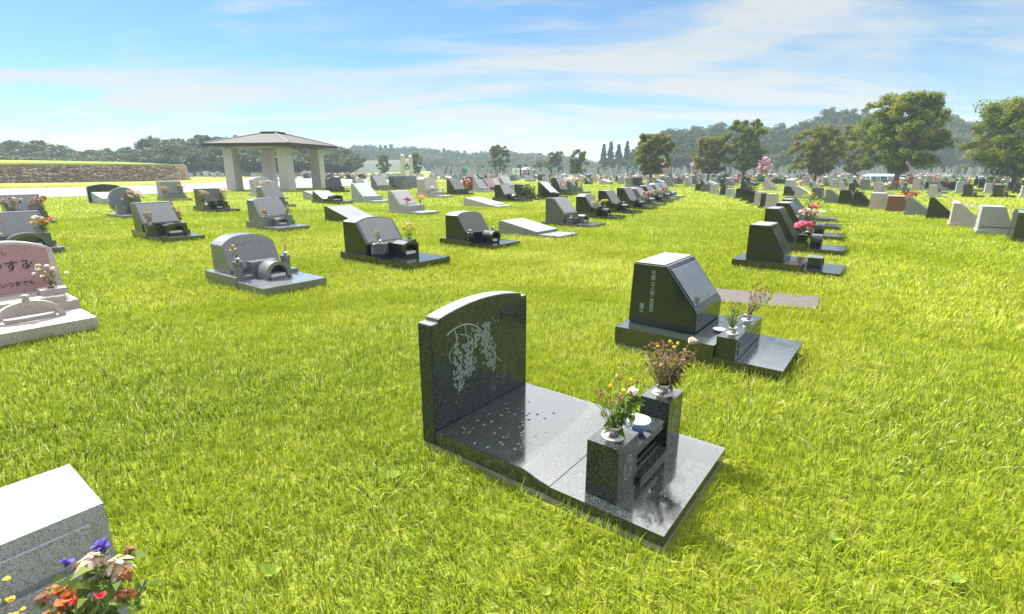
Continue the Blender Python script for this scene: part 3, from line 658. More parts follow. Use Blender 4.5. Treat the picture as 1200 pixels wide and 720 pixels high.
def low_block(u, v, label, mat, D, W, h0, h1, D2=0, h2=0, group=G_ROWS):
    x, y = plot(u, v); root = empty('grave_memorial', (x, y, 0), ROT); tag(root, label, 'gravestone', group); ADDS.append((u, u + D + D2, v, v + W))
    bm = bmesh.new(); extrude_loop(bm, [(0, -.03), (0, h0), (.12, h0 + .005), (D, h1), (D, -.03)], lambda a_, b_, d: (a_, d, b_), 0, W); bmesh.ops.recalc_face_normals(bm, faces=bm.faces); bevel(bm, .006, 2)
    link('sloping_block', mesh_bm(bm, 'sloping_block'), M[mat], root)
    if D2: link('front_slab', box_me('front_slab', D + .003, D + D2, .02, W - .02, -.02, h2), M[mat], root)
    return root
low_block(-5.95, 8.1, 'plain grey sloping slab grave without headstone, on the lawn beside the glossy black grave', 'grey', 1.15, .9, .33, .14, .6, .08)
a, t = memorial(-6.3, 10.5, 'mid grey wedge grave with square offering box, first of the curving row right of centre', 'darkgrey', D=1.6, W=.86, ub=.98, za=.10, zb=.09, h=.66, t_top=.26, t_bot=.62, nose=.26, hw=.72, hu=.08, burn=('box', .3, .56, .24, .2), blocks='two')
kinds = [(-6.72, 12.9, 'round-topped black grave with yellow green posies, second of the curving row', 'black_plain', .07), (-7.1, 15.1, 'black wedge grave third in the curving row right of centre', 'black_plain', 0),
         (-7.4, 17.2, 'tall black wedge grave fourth in the curving row right of centre', 'black_plain', 0), (-7.9, 19.4, 'brownish black grave with orange flowers, fifth in the curving row', 'darkgrey', .05),
         (-8.4, 21.6, 'dark grave with cream flowers, sixth in the curving row', 'black_plain', .05), (-8.9, 23.8, 'grey grave with faded flowers, seventh in the curving row', 'darkgrey', .08), (-9.5, 26.2, 'small grey grave at the far end of the curving row', 'grey', 0)]
fk = [(('lime', .05, 5, 'ball'), ('yellow', .04, 3, 'ball')), None, None, (('orange', .05, 6, 'ball'), ('palepink', .05, 4, 'ball')), (('cream', .05, 8, 'ball'),), (('brown', .05, 6, 'ball'), ('orange', .05, 3, 'ball')), None]
fn = ['yellow green posy on the round-topped black grave', '', '', 'orange and pink bouquet on the fifth grave of the curving row', 'cream bouquet on the sixth grave of the curving row', 'faded brown and orange bouquet on the seventh grave of the curving row', '']
for i, (u, v, lab, mt, ar_) in enumerate(kinds):
    a, t = memorial(u, v, lab, mt, h=.56 + .03 * (i % 3), t_top=.26, t_bot=.58, arch=ar_, power=3, hw=.7, burn=(('drum', 'box')[i % 2], .3, .56, .22, .2), blocks='two', detail=1 if i > 3 else 2, plate=i < 4)
    if fk[i]:
        fl(t, 0, 'near ' + fn[i], h=.24, spread=.13, blooms=fk[i], leaves=30, seed=70 + i); fl(t, 1, 'far ' + fn[i], h=.24, spread=.13, blooms=fk[i], leaves=30, seed=90 + i)
# third row
mem = [
 # u, v, label, mat, kwargs, flowers [(which, label, dict)]
 (-12.28, -.12, 'dark blue grey grave with wide sloping panel directly behind the rose panel grave', 'darkgrey', dict(h=.55, t_top=.22, t_bot=.5, nose=.12, hw=.84, W=.9, burn=('arch', .12, .78, .28, .26), blocks='two', zb=.12, za=.2, fm='bluegrey'),
  [(1, 'full leafy bouquet of orange and white flowers on the wide dark grave at left', dict(h=.30, spread=.20, blooms=(('orange', .04, 5, 'ball'), ('white', .045, 5, 'ball'), ('yellow', .04, 5, 'ball'), ('red', .03, 2, 'ball')), leaves=90, seed=101, leafsize=.1)),
   (0, 'orange flowers cut off at the left edge on the wide dark grave', dict(h=.28, spread=.14, blooms=(('orange', .035, 6, 'ball'),), leaves=40, seed=102))]),
 (-12.32, 2.35, 'black green grave with a slanting grey panel, two stacked offering blocks and cream flowers', 'greenblack', dict(h=.62, t_top=.12, t_bot=.50, nose=.16, hw=.82, W=.92, D=1.65, burn=('box', .32, .72, .26, .26), blocks='two', fm='bluegrey', za=.19),
  [(0, 'cream and brown wilted flowers standing before the slanting grey panel', dict(h=.34, spread=.10, blooms=(('cream', .035, 4, 'wilt'), ('orange', .03, 4, 'wilt'), ('brown', .03, 4, 'wilt')), leaves=50, dry=True, seed=103)),
   (1, 'loose dried yellow flowers right of the slanting grey panel', dict(h=.42, spread=.16, blooms=(('yellow', .025, 8, 'wilt'), ('cream', .025, 5, 'wilt')), leaves=70, dry=True, seed=104))]),
 (-12.2, 4.95, 'grey blue grave with smooth sloping face, behind the arched blue grey grave', 'bluegrey', dict(h=.60, t_top=.28, t_bot=.62, nose=.14, arch=.05, power=4, hw=.80, W=.92, D=1.6, burn=('box', .3, .62, .2, .2), blocks='two', fm='bluegrey'),
  [(0, 'small yellow dried posy on the grey blue sloping grave', dict(h=.22, spread=.07, blooms=(('yellow', .02, 4, 'wilt'),), leaves=30, dry=True, seed=105)), (1, 'small brown dried posy on the grey blue sloping grave', dict(h=.22, spread=.08, blooms=(('brown', .025, 5, 'wilt'),), leaves=30, dry=True, seed=106))]),
 (-13.0, 10.4, 'light grey speckled wedge grave with magenta and yellow flowers', 'lightgrey', dict(h=.68, t_top=.18, t_bot=.62, nose=.22, hw=.8, W=.9, D=1.8, blocks='wide', za=.1, plate=True),
  [(0, 'magenta flowers on the light grey wedge grave', dict(h=.26, spread=.10, blooms=(('magenta', .06, 6, 'ball'), ('pink', .04, 3, 'ball')), leaves=30, seed=107)), (1, 'bright yellow and pink bouquet on the light grey wedge grave', dict(h=.32, spread=.15, blooms=(('yellow', .06, 7, 'ball'), ('palepink', .05, 4, 'ball')), leaves=40, seed=108))]),
 (-14.3, 18.0, 'black mid lawn grave with a pale sloping face and arched incense holder', 'black_plain', dict(h=.62, t_top=.28, t_bot=.6, nose=.1, arch=.03, power=4, hw=.8, D=1.75, W=.95, fm='lightgrey', burn=('arch', .3, .6, .24, .2), blocks='round'), []),
 (-14.5, 19.9, 'black grave behind yellow green foliage in the middle of the lawn', 'black_plain', dict(h=.55, t_top=.4, t_bot=.5, nose=.2, hw=.8, blocks='two', plate=False),
  [(0, 'yellow green leafy bunch before the black grave in the middle of the lawn', dict(h=.42, spread=.22, blooms=(('lime', .05, 9, 'daisy'),), leaves=120, seed=109, leafsize=.12)), (1, 'second yellow green leafy bunch on the middle black grave', dict(h=.38, spread=.2, blooms=(('lime', .05, 6, 'daisy'),), leaves=90, seed=110, leafsize=.12))]),
 (-14.2, 21.6, 'black wedge grave with a long pale slanting panel right of the yellow green bunches', 'black_plain', dict(h=.66, t_top=.05, t_bot=.8, nose=.1, hw=.78, ub=1.0, fm='lightgrey', blocks='none', burn=('box', .3, .56, .2, .2)), []),
 (-15.3, 24.5, 'black grave with a bright slanting edge beside white flowers', 'black_plain', dict(h=.8, t_top=.3, t_bot=.7, nose=.1, hw=.84, W=1, ub=1.0, blocks='two', fm='white'),
  [(0, 'red and white posy left of the black grave with the bright slanting edge', dict(h=.3, spread=.2, blooms=(('red', .07, 5, 'ball'), ('white', .07, 4, 'ball')), leaves=30, seed=111)), (1, 'tall mass of white flowers right of the black grave', dict(h=.7, spread=.35, blooms=(('white', .09, 22, 'ball'),), leaves=80, seed=112, leafsize=.12))]),
 (-16.0, 27.4, 'dark grave under tall olive brown flowers, farthest of the middle row', 'darkgrey', dict(h=.6, hw=.75, blocks='two'),
  [(0, 'olive brown flowers on the farthest grave of the middle row', dict(h=.7, spread=.3, blooms=(('rust', .07, 8, 'ball'), ('lime', .06, 5, 'ball')), leaves=110, seed=113, leafsize=.12)), (1, 'cream and red flowers on the farthest grave of the middle row', dict(h=.5, spread=.25, blooms=(('red', .06, 5, 'ball'), ('cream', .06, 5, 'ball')), leaves=60, seed=114, leafsize=.1))]),
 # fourth row
 (-19.2, 1.2, 'slate grave with two dry bouquets at the left edge, far row', 'darkgrey', dict(h=.62, hw=.85, W=.95, t_top=.25, t_bot=.55, blocks='two', fm='bluegrey', burn=('box', .3, .6, .22, .2)),
  [(0, 'dry brown and cream bouquet at the far left', dict(h=.4, spread=.28, blooms=(('brown', .05, 10, 'ball'), ('cream', .05, 8, 'ball')), leaves=80, dry=True, seed=115, leafsize=.09)), (1, 'rust coloured bouquet right of the slate grave panel', dict(h=.42, spread=.24, blooms=(('rust', .05, 12, 'ball'), ('brown', .05, 6, 'ball')), leaves=80, dry=True, seed=116, leafsize=.09))]),
 (-19.5, 6.55, 'black grave with pale flowers and a white cross mark, left of the gazebo', 'black_plain', dict(h=.62, t_top=.3, t_bot=.6, hw=.8, W=.95, D=1.7, blocks='two', burn=('box', .35, .65, .22, .2)),
  [(0, 'tall cream and yellow flowers left on the black grave with the cross mark', dict(h=.45, spread=.22, blooms=(('cream', .04, 10, 'ball'), ('yellow', .04, 4, 'ball')), leaves=60, seed=117)), (1, 'tall brown and yellow flowers right on the black grave with the cross mark', dict(h=.5, spread=.25, blooms=(('yellow', .04, 4, 'ball'), ('brown', .04, 8, 'ball')), leaves=70, dry=True, seed=118))]),
 (-19.9, 9.15, 'grey grave with a rounded black-sided headstone in front of the gazebo columns', 'darkgrey', dict(h=.66, t_top=.3, t_bot=.65, arch=.06, power=4, hw=.85, W=.95, blocks='none', burn=('box', .3, .6, .3, .24), fm='bluegrey'), []),
 (-20.2, 11.9, 'low dark brown grave with a pale sloping top and yellow flowers', 'greenblack', dict(h=.42, t_top=.06, t_bot=.8, nose=.08, hw=.85, W=.95, ub=1.0, za=.12, blocks='none', fm='lightgrey', D=1.9, burn=('box', .2, .8, .26, .3)), []),
 (-19.3, 13.4, 'pale green granite wedge grave with a long bright slope', 'greenwhite', dict(h=.75, t_top=.14, t_bot=.85, nose=.16, hw=.9, W=.98, ub=1.05, za=.12, D=1.8, blocks='wide', vases=False), []),
 (-20.1, 18.3, 'pinkish white granite grave with rounded shoulder and carved flower', 'pinkgrey', dict(h=.86, t_top=.45, t_bot=.75, nose=.2, arch=.08, power=4, hw=.95, W=1.05, ub=1.1, D=1.9, blocks='wide'),
  [(0, 'white flowers left on the pinkish white grave', dict(h=.25, spread=.15, blooms=(('white', .05, 7, 'ball'),), leaves=40, seed=119)), (1, 'white flowers right on the pinkish white grave', dict(h=.25, spread=.15, blooms=(('white', .05, 7, 'ball'),), leaves=40, seed=120))]),
 # fifth row
 (-28.1, 8.3, 'grey blocky grave with yellow flowers by the stone wall end, left of the gazebo', 'bluegrey', dict(h=.72, t_top=.4, t_bot=.6, hw=.95, W=1.05, blocks='two', plate=False),
  [(0, 'yellow flowers left on the grey blocky grave', dict(h=.3, spread=.18, blooms=(('yellow', .06, 6, 'ball'),), leaves=40, seed=121)), (1, 'faded flowers right on the grey blocky grave', dict(h=.4, spread=.22, blooms=(('brown', .05, 5, 'ball'), ('yellow', .05, 3, 'ball')), leaves=50, seed=122))]),
 (-25.5, 12.0, 'pale grey grave in the shade of the near left gazebo column', 'lightgrey', dict(h=.7, t_top=.4, t_bot=.6, hw=.9, W=1.0, blocks='two', plate=False), [(0, 'tall yellow green flowers beside the left gazebo column', dict(h=.6, spread=.25, blooms=(('yellow', .06, 5, 'ball'), ('rust', .05, 5, 'ball')), leaves=70, seed=123))]),
]
for u, v, lab, mt, kw, fls in mem:
    kw = dict(kw); kw.setdefault('detail', 2 if u > -13 else 1)
    a, t = memorial(u, v, lab, mt, **kw)
    for i, fl_lab, fkw in fls: fl(t, i, fl_lab, **fkw)
    if 'cross mark' in lab:
        bm = bmesh.new(); box(bm, 0, .004, -.07, .07, -.02, .02); box(bm, 0, .004, -.02, .02, -.07, .0199 - .04); box(bm, 0, .004, -.02, .02, .0201, .07)
        link('cross_mark', mesh_bm(bm, 'cross_mark'), M['sign_white'], a, (.872, .12, .30))
low_block(-12.25, 7.4, 'plain dark sloping slab grave with bright top, behind the broad black headstone', 'greenblack', 1.3, .9, .44, .12)
low_block(-13.1, 14.6, 'long pinkish sloping slab grave with a white top in mid lawn', 'pinkgrey', 1.5, .95, .36, .12, .4, .08)
low_block(-23.0, 13.2, 'pale low slab grave at the foot of the right gazebo column', 'lightgrey', 1.6, 1.0, .42, .16)
# rounded disc stone with flowers, upright plate grave far left
x, y = plot(-19.2, 3.75); gd = empty('grave_memorial', (x, y, 0), ROT); tag(gd, 'blue grey grave with a round disc headstone and pink white flowers', 'gravestone', G_ROWS)
link('base_slab', box_me('base_slab', 0, 1.6, 0, .95, -.02, .12), M['bluegrey'], gd)
me = lathe([(.43, -.11), (.45, -.09), (.45, .09), (.43, .11)], 36, smooth=False); me.transform(Matrix.Translation((.35, .47, .52)) @ Matrix.Rotation(R(80), 4, 'Y')); link('round_headstone', me, M['bluegrey'], gd)
link('offering_block', box_me('offering_block', .62, .82, .1, .35, .121, .42), M['bluegrey'], gd); link('offering_block', box_me('offering_block', .62, .9, .5, .8, .121, .3), M['bluegrey'], gd)
bq(-19.2 + .75, 3.75 + .65, .28, 'large pink, white and green bouquet hiding the round headstone', h=.6, spread=.33, blooms=(('palepink', .06, 12, 'ball'), ('white', .05, 8, 'ball'), ('lime', .05, 6, 'ball'), ('brown', .05, 6, 'wilt')), leaves=90, seed=130, near=False, leafsize=.1, group=G1)
x, y = plot(-28.4, 5.6); gq = empty('grave_memorial', (x, y, 0), ROT); tag(gq, 'black upright arched plate grave with a bright white slab, alone by the paved way', 'gravestone', G_ROWS)
link('headstone', mesh_bm(headstone_bm(1.3, .14, .14, .86, .4, .12, 2, bev=0), 'headstone'), M['black_plain'], gq, (0, 0, -.02))
link('white_slab', mesh_bm(headstone_bm(1.1, .1, 1.5, .52, .28, bev=0), 'white_slab'), M['white'], gq, (.141, .1, -.02))
# right-hand curving row seen from behind: graves by the pixel of their near back corner
right = [(1143, 275, 243, 'pale grey', 'lightgrey', 'wide pale grey blocky headstone with a groove across it, near the right edge'), (1111, 266, 237, 'pinkish', 'pinkgrey', 'pinkish wedge headstone second from the right edge'),
         (1084, 257, 233, 'black', 'black_plain', 'black wedge headstone between the pinkish and the grey ones at the right'), (1058, 252, 232, 'grey', 'grey', 'slate wedge headstone with orange flowers on top, at the right'),
         (1037, 248, 229, 'red', 'red', 'red brown granite headstone at the right'), (1017, 245, 227, 'pink', 'pinkgrey', 'wide pinkish headstone left of the red brown one'),
         (997, 243, 226, 'black', 'black_plain', 'black wedge headstone left of the wide pinkish one'), (981, 240, 224, 'black', 'black_plain', 'dark headstone second left of the wide pinkish one'),
         (965, 238, 223, 'grey', 'bluegrey', 'blue grey wedge headstone third left of the wide pinkish one'), (949, 235, 221, 'dark', 'darkgrey', 'narrow dark grey headstone fourth left of the wide pinkish one'),
         (930, 232, 219, 'pale', 'greenwhite', 'pale sloping headstone behind the tall yellow lilies'), (917, 230, 219, 'black', 'black_plain', 'black headstone just left of the pale sloping one, behind the lilies')]
nrow = [(894, 245, 227, 'pinkgrey', 'cream upright headstone directly behind the near black row'), (888, 244, 227, 'black_plain', 'narrow black headstone beside the cream one'), (881, 241, 225, 'pinkgrey', 'pinkish narrow headstone, third left along the lawn edge'),
        (874, 239, 224, 'black_plain', 'black narrow headstone, fourth left along the lawn edge'), (867, 236, 222, 'black_plain', 'black tall headstone under withered flowers along the lawn edge'), (860, 233, 221, 'black_plain', 'black headstone sixth left along the lawn edge'),
        (848, 231, 221, 'greenwhite', 'pale low headstone seventh left along the lawn edge'), (842, 229, 220, 'black_plain', 'black headstone eighth left along the lawn edge'), (830, 227, 216, 'lightgrey', 'bright pale upright headstone ninth left along the lawn edge'),
        (822, 225, 216, 'darkgrey', 'dark headstone tenth left along the lawn edge'), (813, 224, 216, 'black_plain', 'black headstone at the far bend of the lawn edge')]
G2 = 'graves along the far right edge of the lawn'
for i, (px, by, ty, c, mt, lab) in enumerate(right):
    g = at(px, by); hh = EYE * (by - ty) / (by - 196) * 1.05; d = g - ORG; u, v = d.dot(FV), d.dot(CV)
    a, t = memorial(u, v, lab, mt, h=hh - .1, za=.1, t_top=[.42, .1, .12, .12, .5, .5, .2, .4, .15, .4, .1, .3][i], t_bot=[.62, .62, .6, .62, .6, .62, .6, .55, .6, .5, .8, .55][i], nose=.12, hw=.8, arch=.05 if i in (1, 4) else 0, W=.9, hu=.02, ub=.8, base=True, detail=1, plate=False, group=G2, blocks='two' if i != 0 else 'none', vases=False)
    if i == 0:
        bm = bmesh.new(); box(bm, .08, .60, -.004, .006, .18, .20); link('groove', mesh_bm(bm, 'groove'), M['black_plain'], a, (0, .05, 0))
    if i == 3: bouquet((g.x + .35, g.y + .35, hh - .12), 'orange and brown flowers on the slate wedge headstone at the right', h=.3, spread=.25, blooms=(('orange', .07, 9, 'ball'), ('brown', .06, 6, 'ball')), leaves=40, seed=140, near=False, leafsize=.1, group=G1)
for i, (px, by, ty, mt, lab) in enumerate(nrow):
    g = at(px, by); hh = EYE * (by - ty) / (by - 196) * 1.0; d = g - ORG; u, v = d.dot(FV), d.dot(CV)
    memorial(u, v, lab, mt, h=hh - .08, za=.08, t_top=.3, t_bot=.36, nose=.2, hw=.6, W=.75, hu=.05, ub=.6, D=.95, detail=1, plate=False, group=G2, blocks='none')
# a dark stone just inside the right edge
d = at(1184, 284) - ORG; memorial(d.dot(FV), d.dot(CV), 'greenish dark headstone cut by the right edge of the photo', 'greenblack', h=.60, za=.1, t_top=.3, t_bot=.5, hw=.8, W=.9, hu=.02, arch=.06, blocks='two', detail=1, plate=False, group=G2)
# ================================================================== FARTHER GRAVES, MIDDLE DISTANCE (simple, by pixel)
G3 = 'graves of the far rows in the middle distance'
def stone_proto(name, mat, W, t_top, t_bot, h, nose, arch=0, base=(.2, 1.1)):
    bm = headstone_bm(W, t_top, t_bot, h, nose, arch, 3, bev=0)
    for v in bm.verts: v.co.z += .1; v.co.y -= W / 2
    box(bm, -.08, base[1], -W / 2 - .08, W / 2 + .08, -.02, .1); box(bm, t_bot + .05, t_bot + .22, -W / 2 + .02, W / 2 - .02, .101, .101 + base[0])
    me = mesh_bm(bm, name); me.materials.append(M[mat]); return me
SP = {}
def sp(mat, kind):
    k = (mat, kind)
    if k not in SP:
        a = {'wedge': (.8, .15, .62, .72, .15), 'block': (.8, .42, .5, .7, .3), 'arch': (.8, .3, .5, .74, .2, .1), 'low': (.85, .1, 1.0, .42, .15), 'slab': (.75, .2, .24, .78, .3, .06)}[kind]
        SP[k] = stone_proto('gravestone', mat, *a)
    return SP[k]
CN = {'black_plain': 'black', 'darkgrey': 'dark grey', 'grey': 'grey', 'lightgrey': 'light grey', 'white': 'white', 'pinkgrey': 'pinkish', 'red': 'red brown', 'bluegrey': 'blue grey', 'greenwhite': 'pale green', 'greenblack': 'dark green'}
KN = {'wedge': 'wedge shaped', 'block': 'blocky', 'arch': 'arched', 'low': 'low sloping', 'slab': 'upright slab'}
def far_stone(x, y, mat, kind, label, group, s=1.0, rz=0.0):
    o = bpy.data.objects.new('gravestone', sp(mat, kind)); col.objects.link(o); o.location = (x, y, 0); o.rotation_euler = (0, 0, ROT + rz); o.scale = (s, s, s)
    return tag(o, label, 'gravestone', group)
mids = [(389, 225, 'black_plain', 'arch', 1.15, 'black arched grave with dark flowers right of the gazebo'), (419, 222, 'darkgrey', 'wedge', 1.0, 'dark grey wedge grave behind the pale green wedge'), (442, 223, 'bluegrey', 'wedge', 1.25, 'blue grey wedge grave left of the sign pillar'),
        (462, 222, 'darkgrey', 'block', 1.2, 'dark blocky grave just left of the sign pillar'), (478, 220, 'bluegrey', 'block', 1.15, 'slate blocky grave at the foot of the sign pillar'), (491, 219, 'lightgrey', 'wedge', 1.1, 'pale wedge grave right of the sign pillar'),
        (530, 228, 'black_plain', 'wedge', 1.15, 'black wedge grave with red flowers left of mid lawn'), (547, 224, 'red', 'slab', 1.1, 'red brown upright slab behind the black wedge in mid lawn'), (559, 225, 'white', 'wedge', 1.0, 'white wedge grave with a steep slope in mid lawn'), (569, 224, 'red', 'wedge', 1.05, 'red brown wedge grave beside the white wedge'),
        (577, 223, 'pinkgrey', 'wedge', 1.0, 'pinkish wedge grave right of the red brown wedge'), (588, 222, 'greenwhite', 'wedge', 1.2, 'pale green wedge grave near the drum holder grave'), (304, 229, 'white', 'arch', 1.25, 'white arched grave between the gazebo columns'),
        (735, 219, 'grey', 'block', .95, 'grey blocky grave behind the curving row'), (744, 219, 'black_plain', 'block', .95, 'black blocky grave behind the curving row'), (318, 212, 'darkgrey', 'block', 1.0, 'small dark grave in the shade of the gazebo')]
for i, (px, by, mt, kd, s, lab) in enumerate(mids):
    g = at(px, by); far_stone(g.x, g.y, mt, kd, lab, G3, s)
def fbq(px, by, z, lab, cols, h=.5, sprd=.3, seed=0, lv=60):
    g = at(px, by); bouquet((g.x, g.y, z), lab, h=h, spread=sprd, blooms=cols, leaves=lv, seed=seed, near=False, leafsize=.12, group='bouquets on the far graves')
fbq(396, 222.5, .28, 'dark brown and cream flowers beside the black arched grave', (('brown', .08, 9, 'ball'), ('cream', .06, 6, 'ball')), seed=201, h=.5)
fbq(547, 226.5, .28, 'red and white flowers at the black wedge grave in mid lawn', (('red', .09, 7, 'ball'), ('white', .08, 4, 'ball'), ('orange', .07, 3, 'ball')), seed=202, h=.6)
fbq(582, 222.5, .28, 'pink and orange flowers by the pinkish wedge grave', (('palepink', .09, 7, 'ball'), ('orange', .08, 4, 'ball')), seed=203, h=.6)
fbq(308, 228, .28, 'pink flowers before the white arched grave', (('palepink', .09, 9, 'ball'), ('red', .07, 3, 'ball')), seed=204, h=.6)
fbq(436, 222, .28, 'rust and pink flowers between two wedge graves left of the sign', (('rust', .09, 6, 'ball'), ('palepink', .08, 5, 'ball')), seed=205, h=.6)
# ================================================================== THE PACKED ROWS BEYOND THE LAWN
bound = [(150, 206), (400, 210.5), (500, 211.5), (560, 211), (640, 214.5), (700, 217), (780, 219), (823, 220.5), (870, 222.5), (918, 224.5), (1000, 226.5), (1060, 229), (1100, 234.5), (1200, 238), (1400, 250)]
def by_at(px):
    for (a, b), (c, d) in zip(bound, bound[1:]):
        if a <= px <= c: return b + (d - b) * (px - a) / (c - a)
    return 204 if px < 150 else 252
cand = []
d = 30.0
while d < 84:
    dd = d; x = -40.0 - 0
    rowmat = rng.random()
    while x < 62:
        px = 600 + x / d * 627; byp = 196 + EYE * 627 / d
        yy = d + .35 * math.sin(x * .15) + x * .06 * 0
        if 190 < px < 1290 and byp < by_at(px) - .5: cand.append((x, yy))
        x += 1.55 + rng.random() * .35
    d += 3.9 + d * .012
cand.sort(key=lambda p: math.hypot(*p))
mats_ = ['black_plain'] * 6 + ['darkgrey'] * 3 + ['grey'] * 3 + ['lightgrey'] * 6 + ['white'] * 6 + ['pinkgrey'] * 4 + ['red', 'bluegrey', 'greenwhite']
kinds_ = ['wedge'] * 4 + ['block'] * 4 + ['arch'] * 2 + ['low'] + ['slab'] * 2
G4 = 'gravestones of the packed rows beyond the lawn'
rest = []
rp = random.Random(77); NIND = 225
print('lawn stones', len(cand))
pits = []
for i, (x, y) in enumerate(cand):
    mt, kd = rp.choice(mats_), rp.choice(kinds_); s = rp.uniform(.72, .98)
    px_ = 600 + x / y * 627
    side = 'left of the sign pillars' if px_ < 470 else 'right of the sign pillars' if px_ < 650 else 'near the middle trees' if px_ < 800 else 'under the right hand trees' if px_ < 1000 else 'towards the right edge'
    if i < NIND: far_stone(x, y, mt, kd, f'small {CN[mt]} {KN[kd]} gravestone in the packed rows {side}', G4 + ', ' + side, s, rp.uniform(-.05, .05))
    else: rest.append((x, y, mt, kd, s))
    if rp.random() < .22: pits.append((x, y, s))
def join_stuff(items, name, label, meshof):
    by = {}
    V, Fc, MI, mats = [], [], [], []
    for x, y, mt, me, s, rz in items:
        if mt not in mats: mats.append(mt)
        n = len(V); c, q = math.cos(ROT + rz) * s, math.sin(ROT + rz) * s
        V += [(x + v.co.x * c - v.co.y * q, y + v.co.x * q + v.co.y * c, v.co.z * s) for v in me.vertices]
        for p in me.polygons: Fc.append([n + k for k in p.vertices]); MI.append(mats.index(mt))
    me = bpy.data.meshes.new(name); me.from_pydata(V, [], Fc); me.polygons.foreach_set('material_index', MI)
    o = link(name, me, [M[m] for m in mats]); return tag(o, label, 'gravestones', None, 'stuff')
# traditional tall family graves in the farthest field
def tall_proto(mat, k, wall=False):
    bm = bmesh.new(); H_ = [1.45, 1.7, 1.2][k % 3]
    box(bm, -.75, .75, -.75, .75, -.02, .38); box(bm, -.45, .45, -.4, .4, .381, .60); box(bm, -.3, .3, -.28, .28, .601, .82)
    bm2 = bmesh.new(); box(bm2, -.16, .16, -.16, .16, .821, .4 + H_)
    for v in bm2.verts: bm.verts.new(v.co)
    bm.verts.ensure_lookup_table(); b = len(bm.verts) - 8; vs = bm.verts[b:]
    for f in ((3, 2, 1, 0), (4, 5, 6, 7), (0, 1, 5, 4), (1, 2, 6, 5), (2, 3, 7, 6), (3, 0, 4, 7)): bm.faces.new([vs[i] for i in f])
    bm2.free()
    if k % 2: box(bm, -.62, -.54, -.6, -.5, .381, 1.5)
    me = mesh_bm(bm, 'family_grave'); me.materials.append(M[mat]); return me
TP = {(m, k): tall_proto(m, k) for m in ('lightgrey', 'white', 'grey', 'darkgrey', 'black_plain', 'bluegrey') for k in range(3)}
G5 = 'tall family graves in the far field below the woods'
tl = []; d = 84.0
while d < 128:
    x = -20.0 if d > 95 else -10.0
    while x < d * 1.02:
        px = 600 + x / d * 627
        if px > 505: tl.append((x, d + rng.normal() * .25))
        x += 1.6 + rng.random() * .5
    d += 3.4
tl.sort(key=lambda p: p[1] * 1.0 + abs(p[0]) * .15); restt = []
print('tall graves', len(tl))
for i, (x, y) in enumerate(tl):
    mt = rp.choice(['lightgrey'] * 5 + ['white'] * 7 + ['grey'] * 2 + ['bluegrey', 'darkgrey', 'black_plain']); k = rp.randrange(3); s = rp.uniform(.62, .98)
    if i < 290:
        o = bpy.data.objects.new('family_grave', TP[(mt, k)]); col.objects.link(o); o.location = (x, y, 0); o.rotation_euler = (0, 0, ROT); o.scale = (s,) * 3
        tag(o, f'tall stepped {CN[mt]} family grave of the far field below the woods', 'gravestone', G5)
    else: restt.append((x, y, mt, TP[(mt, k)], s, 0))
if restt: join_stuff(restt, 'far_family_graves', 'mass of pale family graves filling the far field below the woods', None)
# a few more lawn graves in the far left, beyond the paved way
for k in range(34):
    px = 186 + k * 9.2 + rp.uniform(-2, 2); dd = rp.uniform(88, 96); x, y = far(px, dd); mt = rp.choice(['white', 'lightgrey', 'pinkgrey', 'grey', 'black_plain']); rest.append((x, y, mt, rp.choice(kinds_), .8))
join_stuff([(x, y, mt, sp(mt, kd), s, 0) for x, y, mt, kd, s in rest], 'distant_gravestones', 'distant small gravestones too many to tell apart behind the packed rows', None)
# bouquets dotting the packed rows: a few meshes copied
protos = []
for cset, lab in (((('white', .08, 8, 'ball'), ('yellow', .06, 4, 'ball')), 'small white and yellow bouquet on a grave of the packed rows'), ((('pink', .08, 7, 'ball'), ('white', .07, 4, 'ball')), 'small pink and white bouquet on a grave of the packed rows'),
                  ((('orange', .08, 6, 'ball'), ('rust', .08, 5, 'ball')), 'small orange and rust bouquet on a grave of the packed rows'), ((('yellow', .08, 8, 'ball'), ('lime', .07, 4, 'ball')), 'small yellow green bouquet on a grave of the packed rows'), ((('red', .08, 6, 'ball'), ('palepink', .08, 5, 'ball')), 'small red and pink bouquet on a grave of the packed rows')):
    protos.append((cset, lab))
made = {}
c, s_ = math.cos(ROT), math.sin(ROT)
for i, (x, y, s) in enumerate(pits[:110]):
    k = rp.randrange(5); a = .66 * s; b = rp.choice((-.25, .25)) * s; pos = (x + (a + .08) * c - b * s_, y + (a + .08) * s_ + b * c, .3 * s)
    if k not in made: made[k] = bouquet(pos, protos[k][1], h=.45, spread=.22, blooms=protos[k][0], leaves=30, seed=300 + k, near=False, leafsize=.12, group='bouquets dotting the packed rows')
    else:
        o = made[k].copy(); col.objects.link(o); o.location = pos; o.rotation_euler = (0, 0, rp.uniform(0, 6))
        for ch in made[k].children: q = ch.copy(); col.objects.link(q); q.parent = o
# ================================================================== SIGNS, HEDGE, TENT
gx, gy = far(472, 63); o = empty('sign_pillar', (gx, gy, 0), 0); tag(o, 'pair of tall beige stone pillars with a green drop emblem panel between them', 'sign')
H1 = 2.75
link('pillar', box_me('pillar', -.24, .24, -.2, .2, -.05, H1 + .1, bev=.02), M['pillar'], o)
link('pillar', box_me('pillar', .78, 1.14, -.2, .2, -.05, H1 - .05, bev=.02), M['pillar'], o)
link('cap_ball', lathe([(.02, H1 + .101), (.16, H1 + .14), (.2, H1 + .22), (.1, H1 + .32)], 12), M['tentwhite'], o); link('cap_ball', lathe([(.02, H1 - .049), (.16, H1), (.2, H1 + .08), (.1, H1 + .18)], 12), M['tentwhite'], o, (.96, 0, 0))
pn = link('sign_panel', box_me('sign_panel', .25, .77, -.05, .05, .5, H1 - .15), M['sign_white'], o)
bm = bmesh.new(); n = 28; pts = []
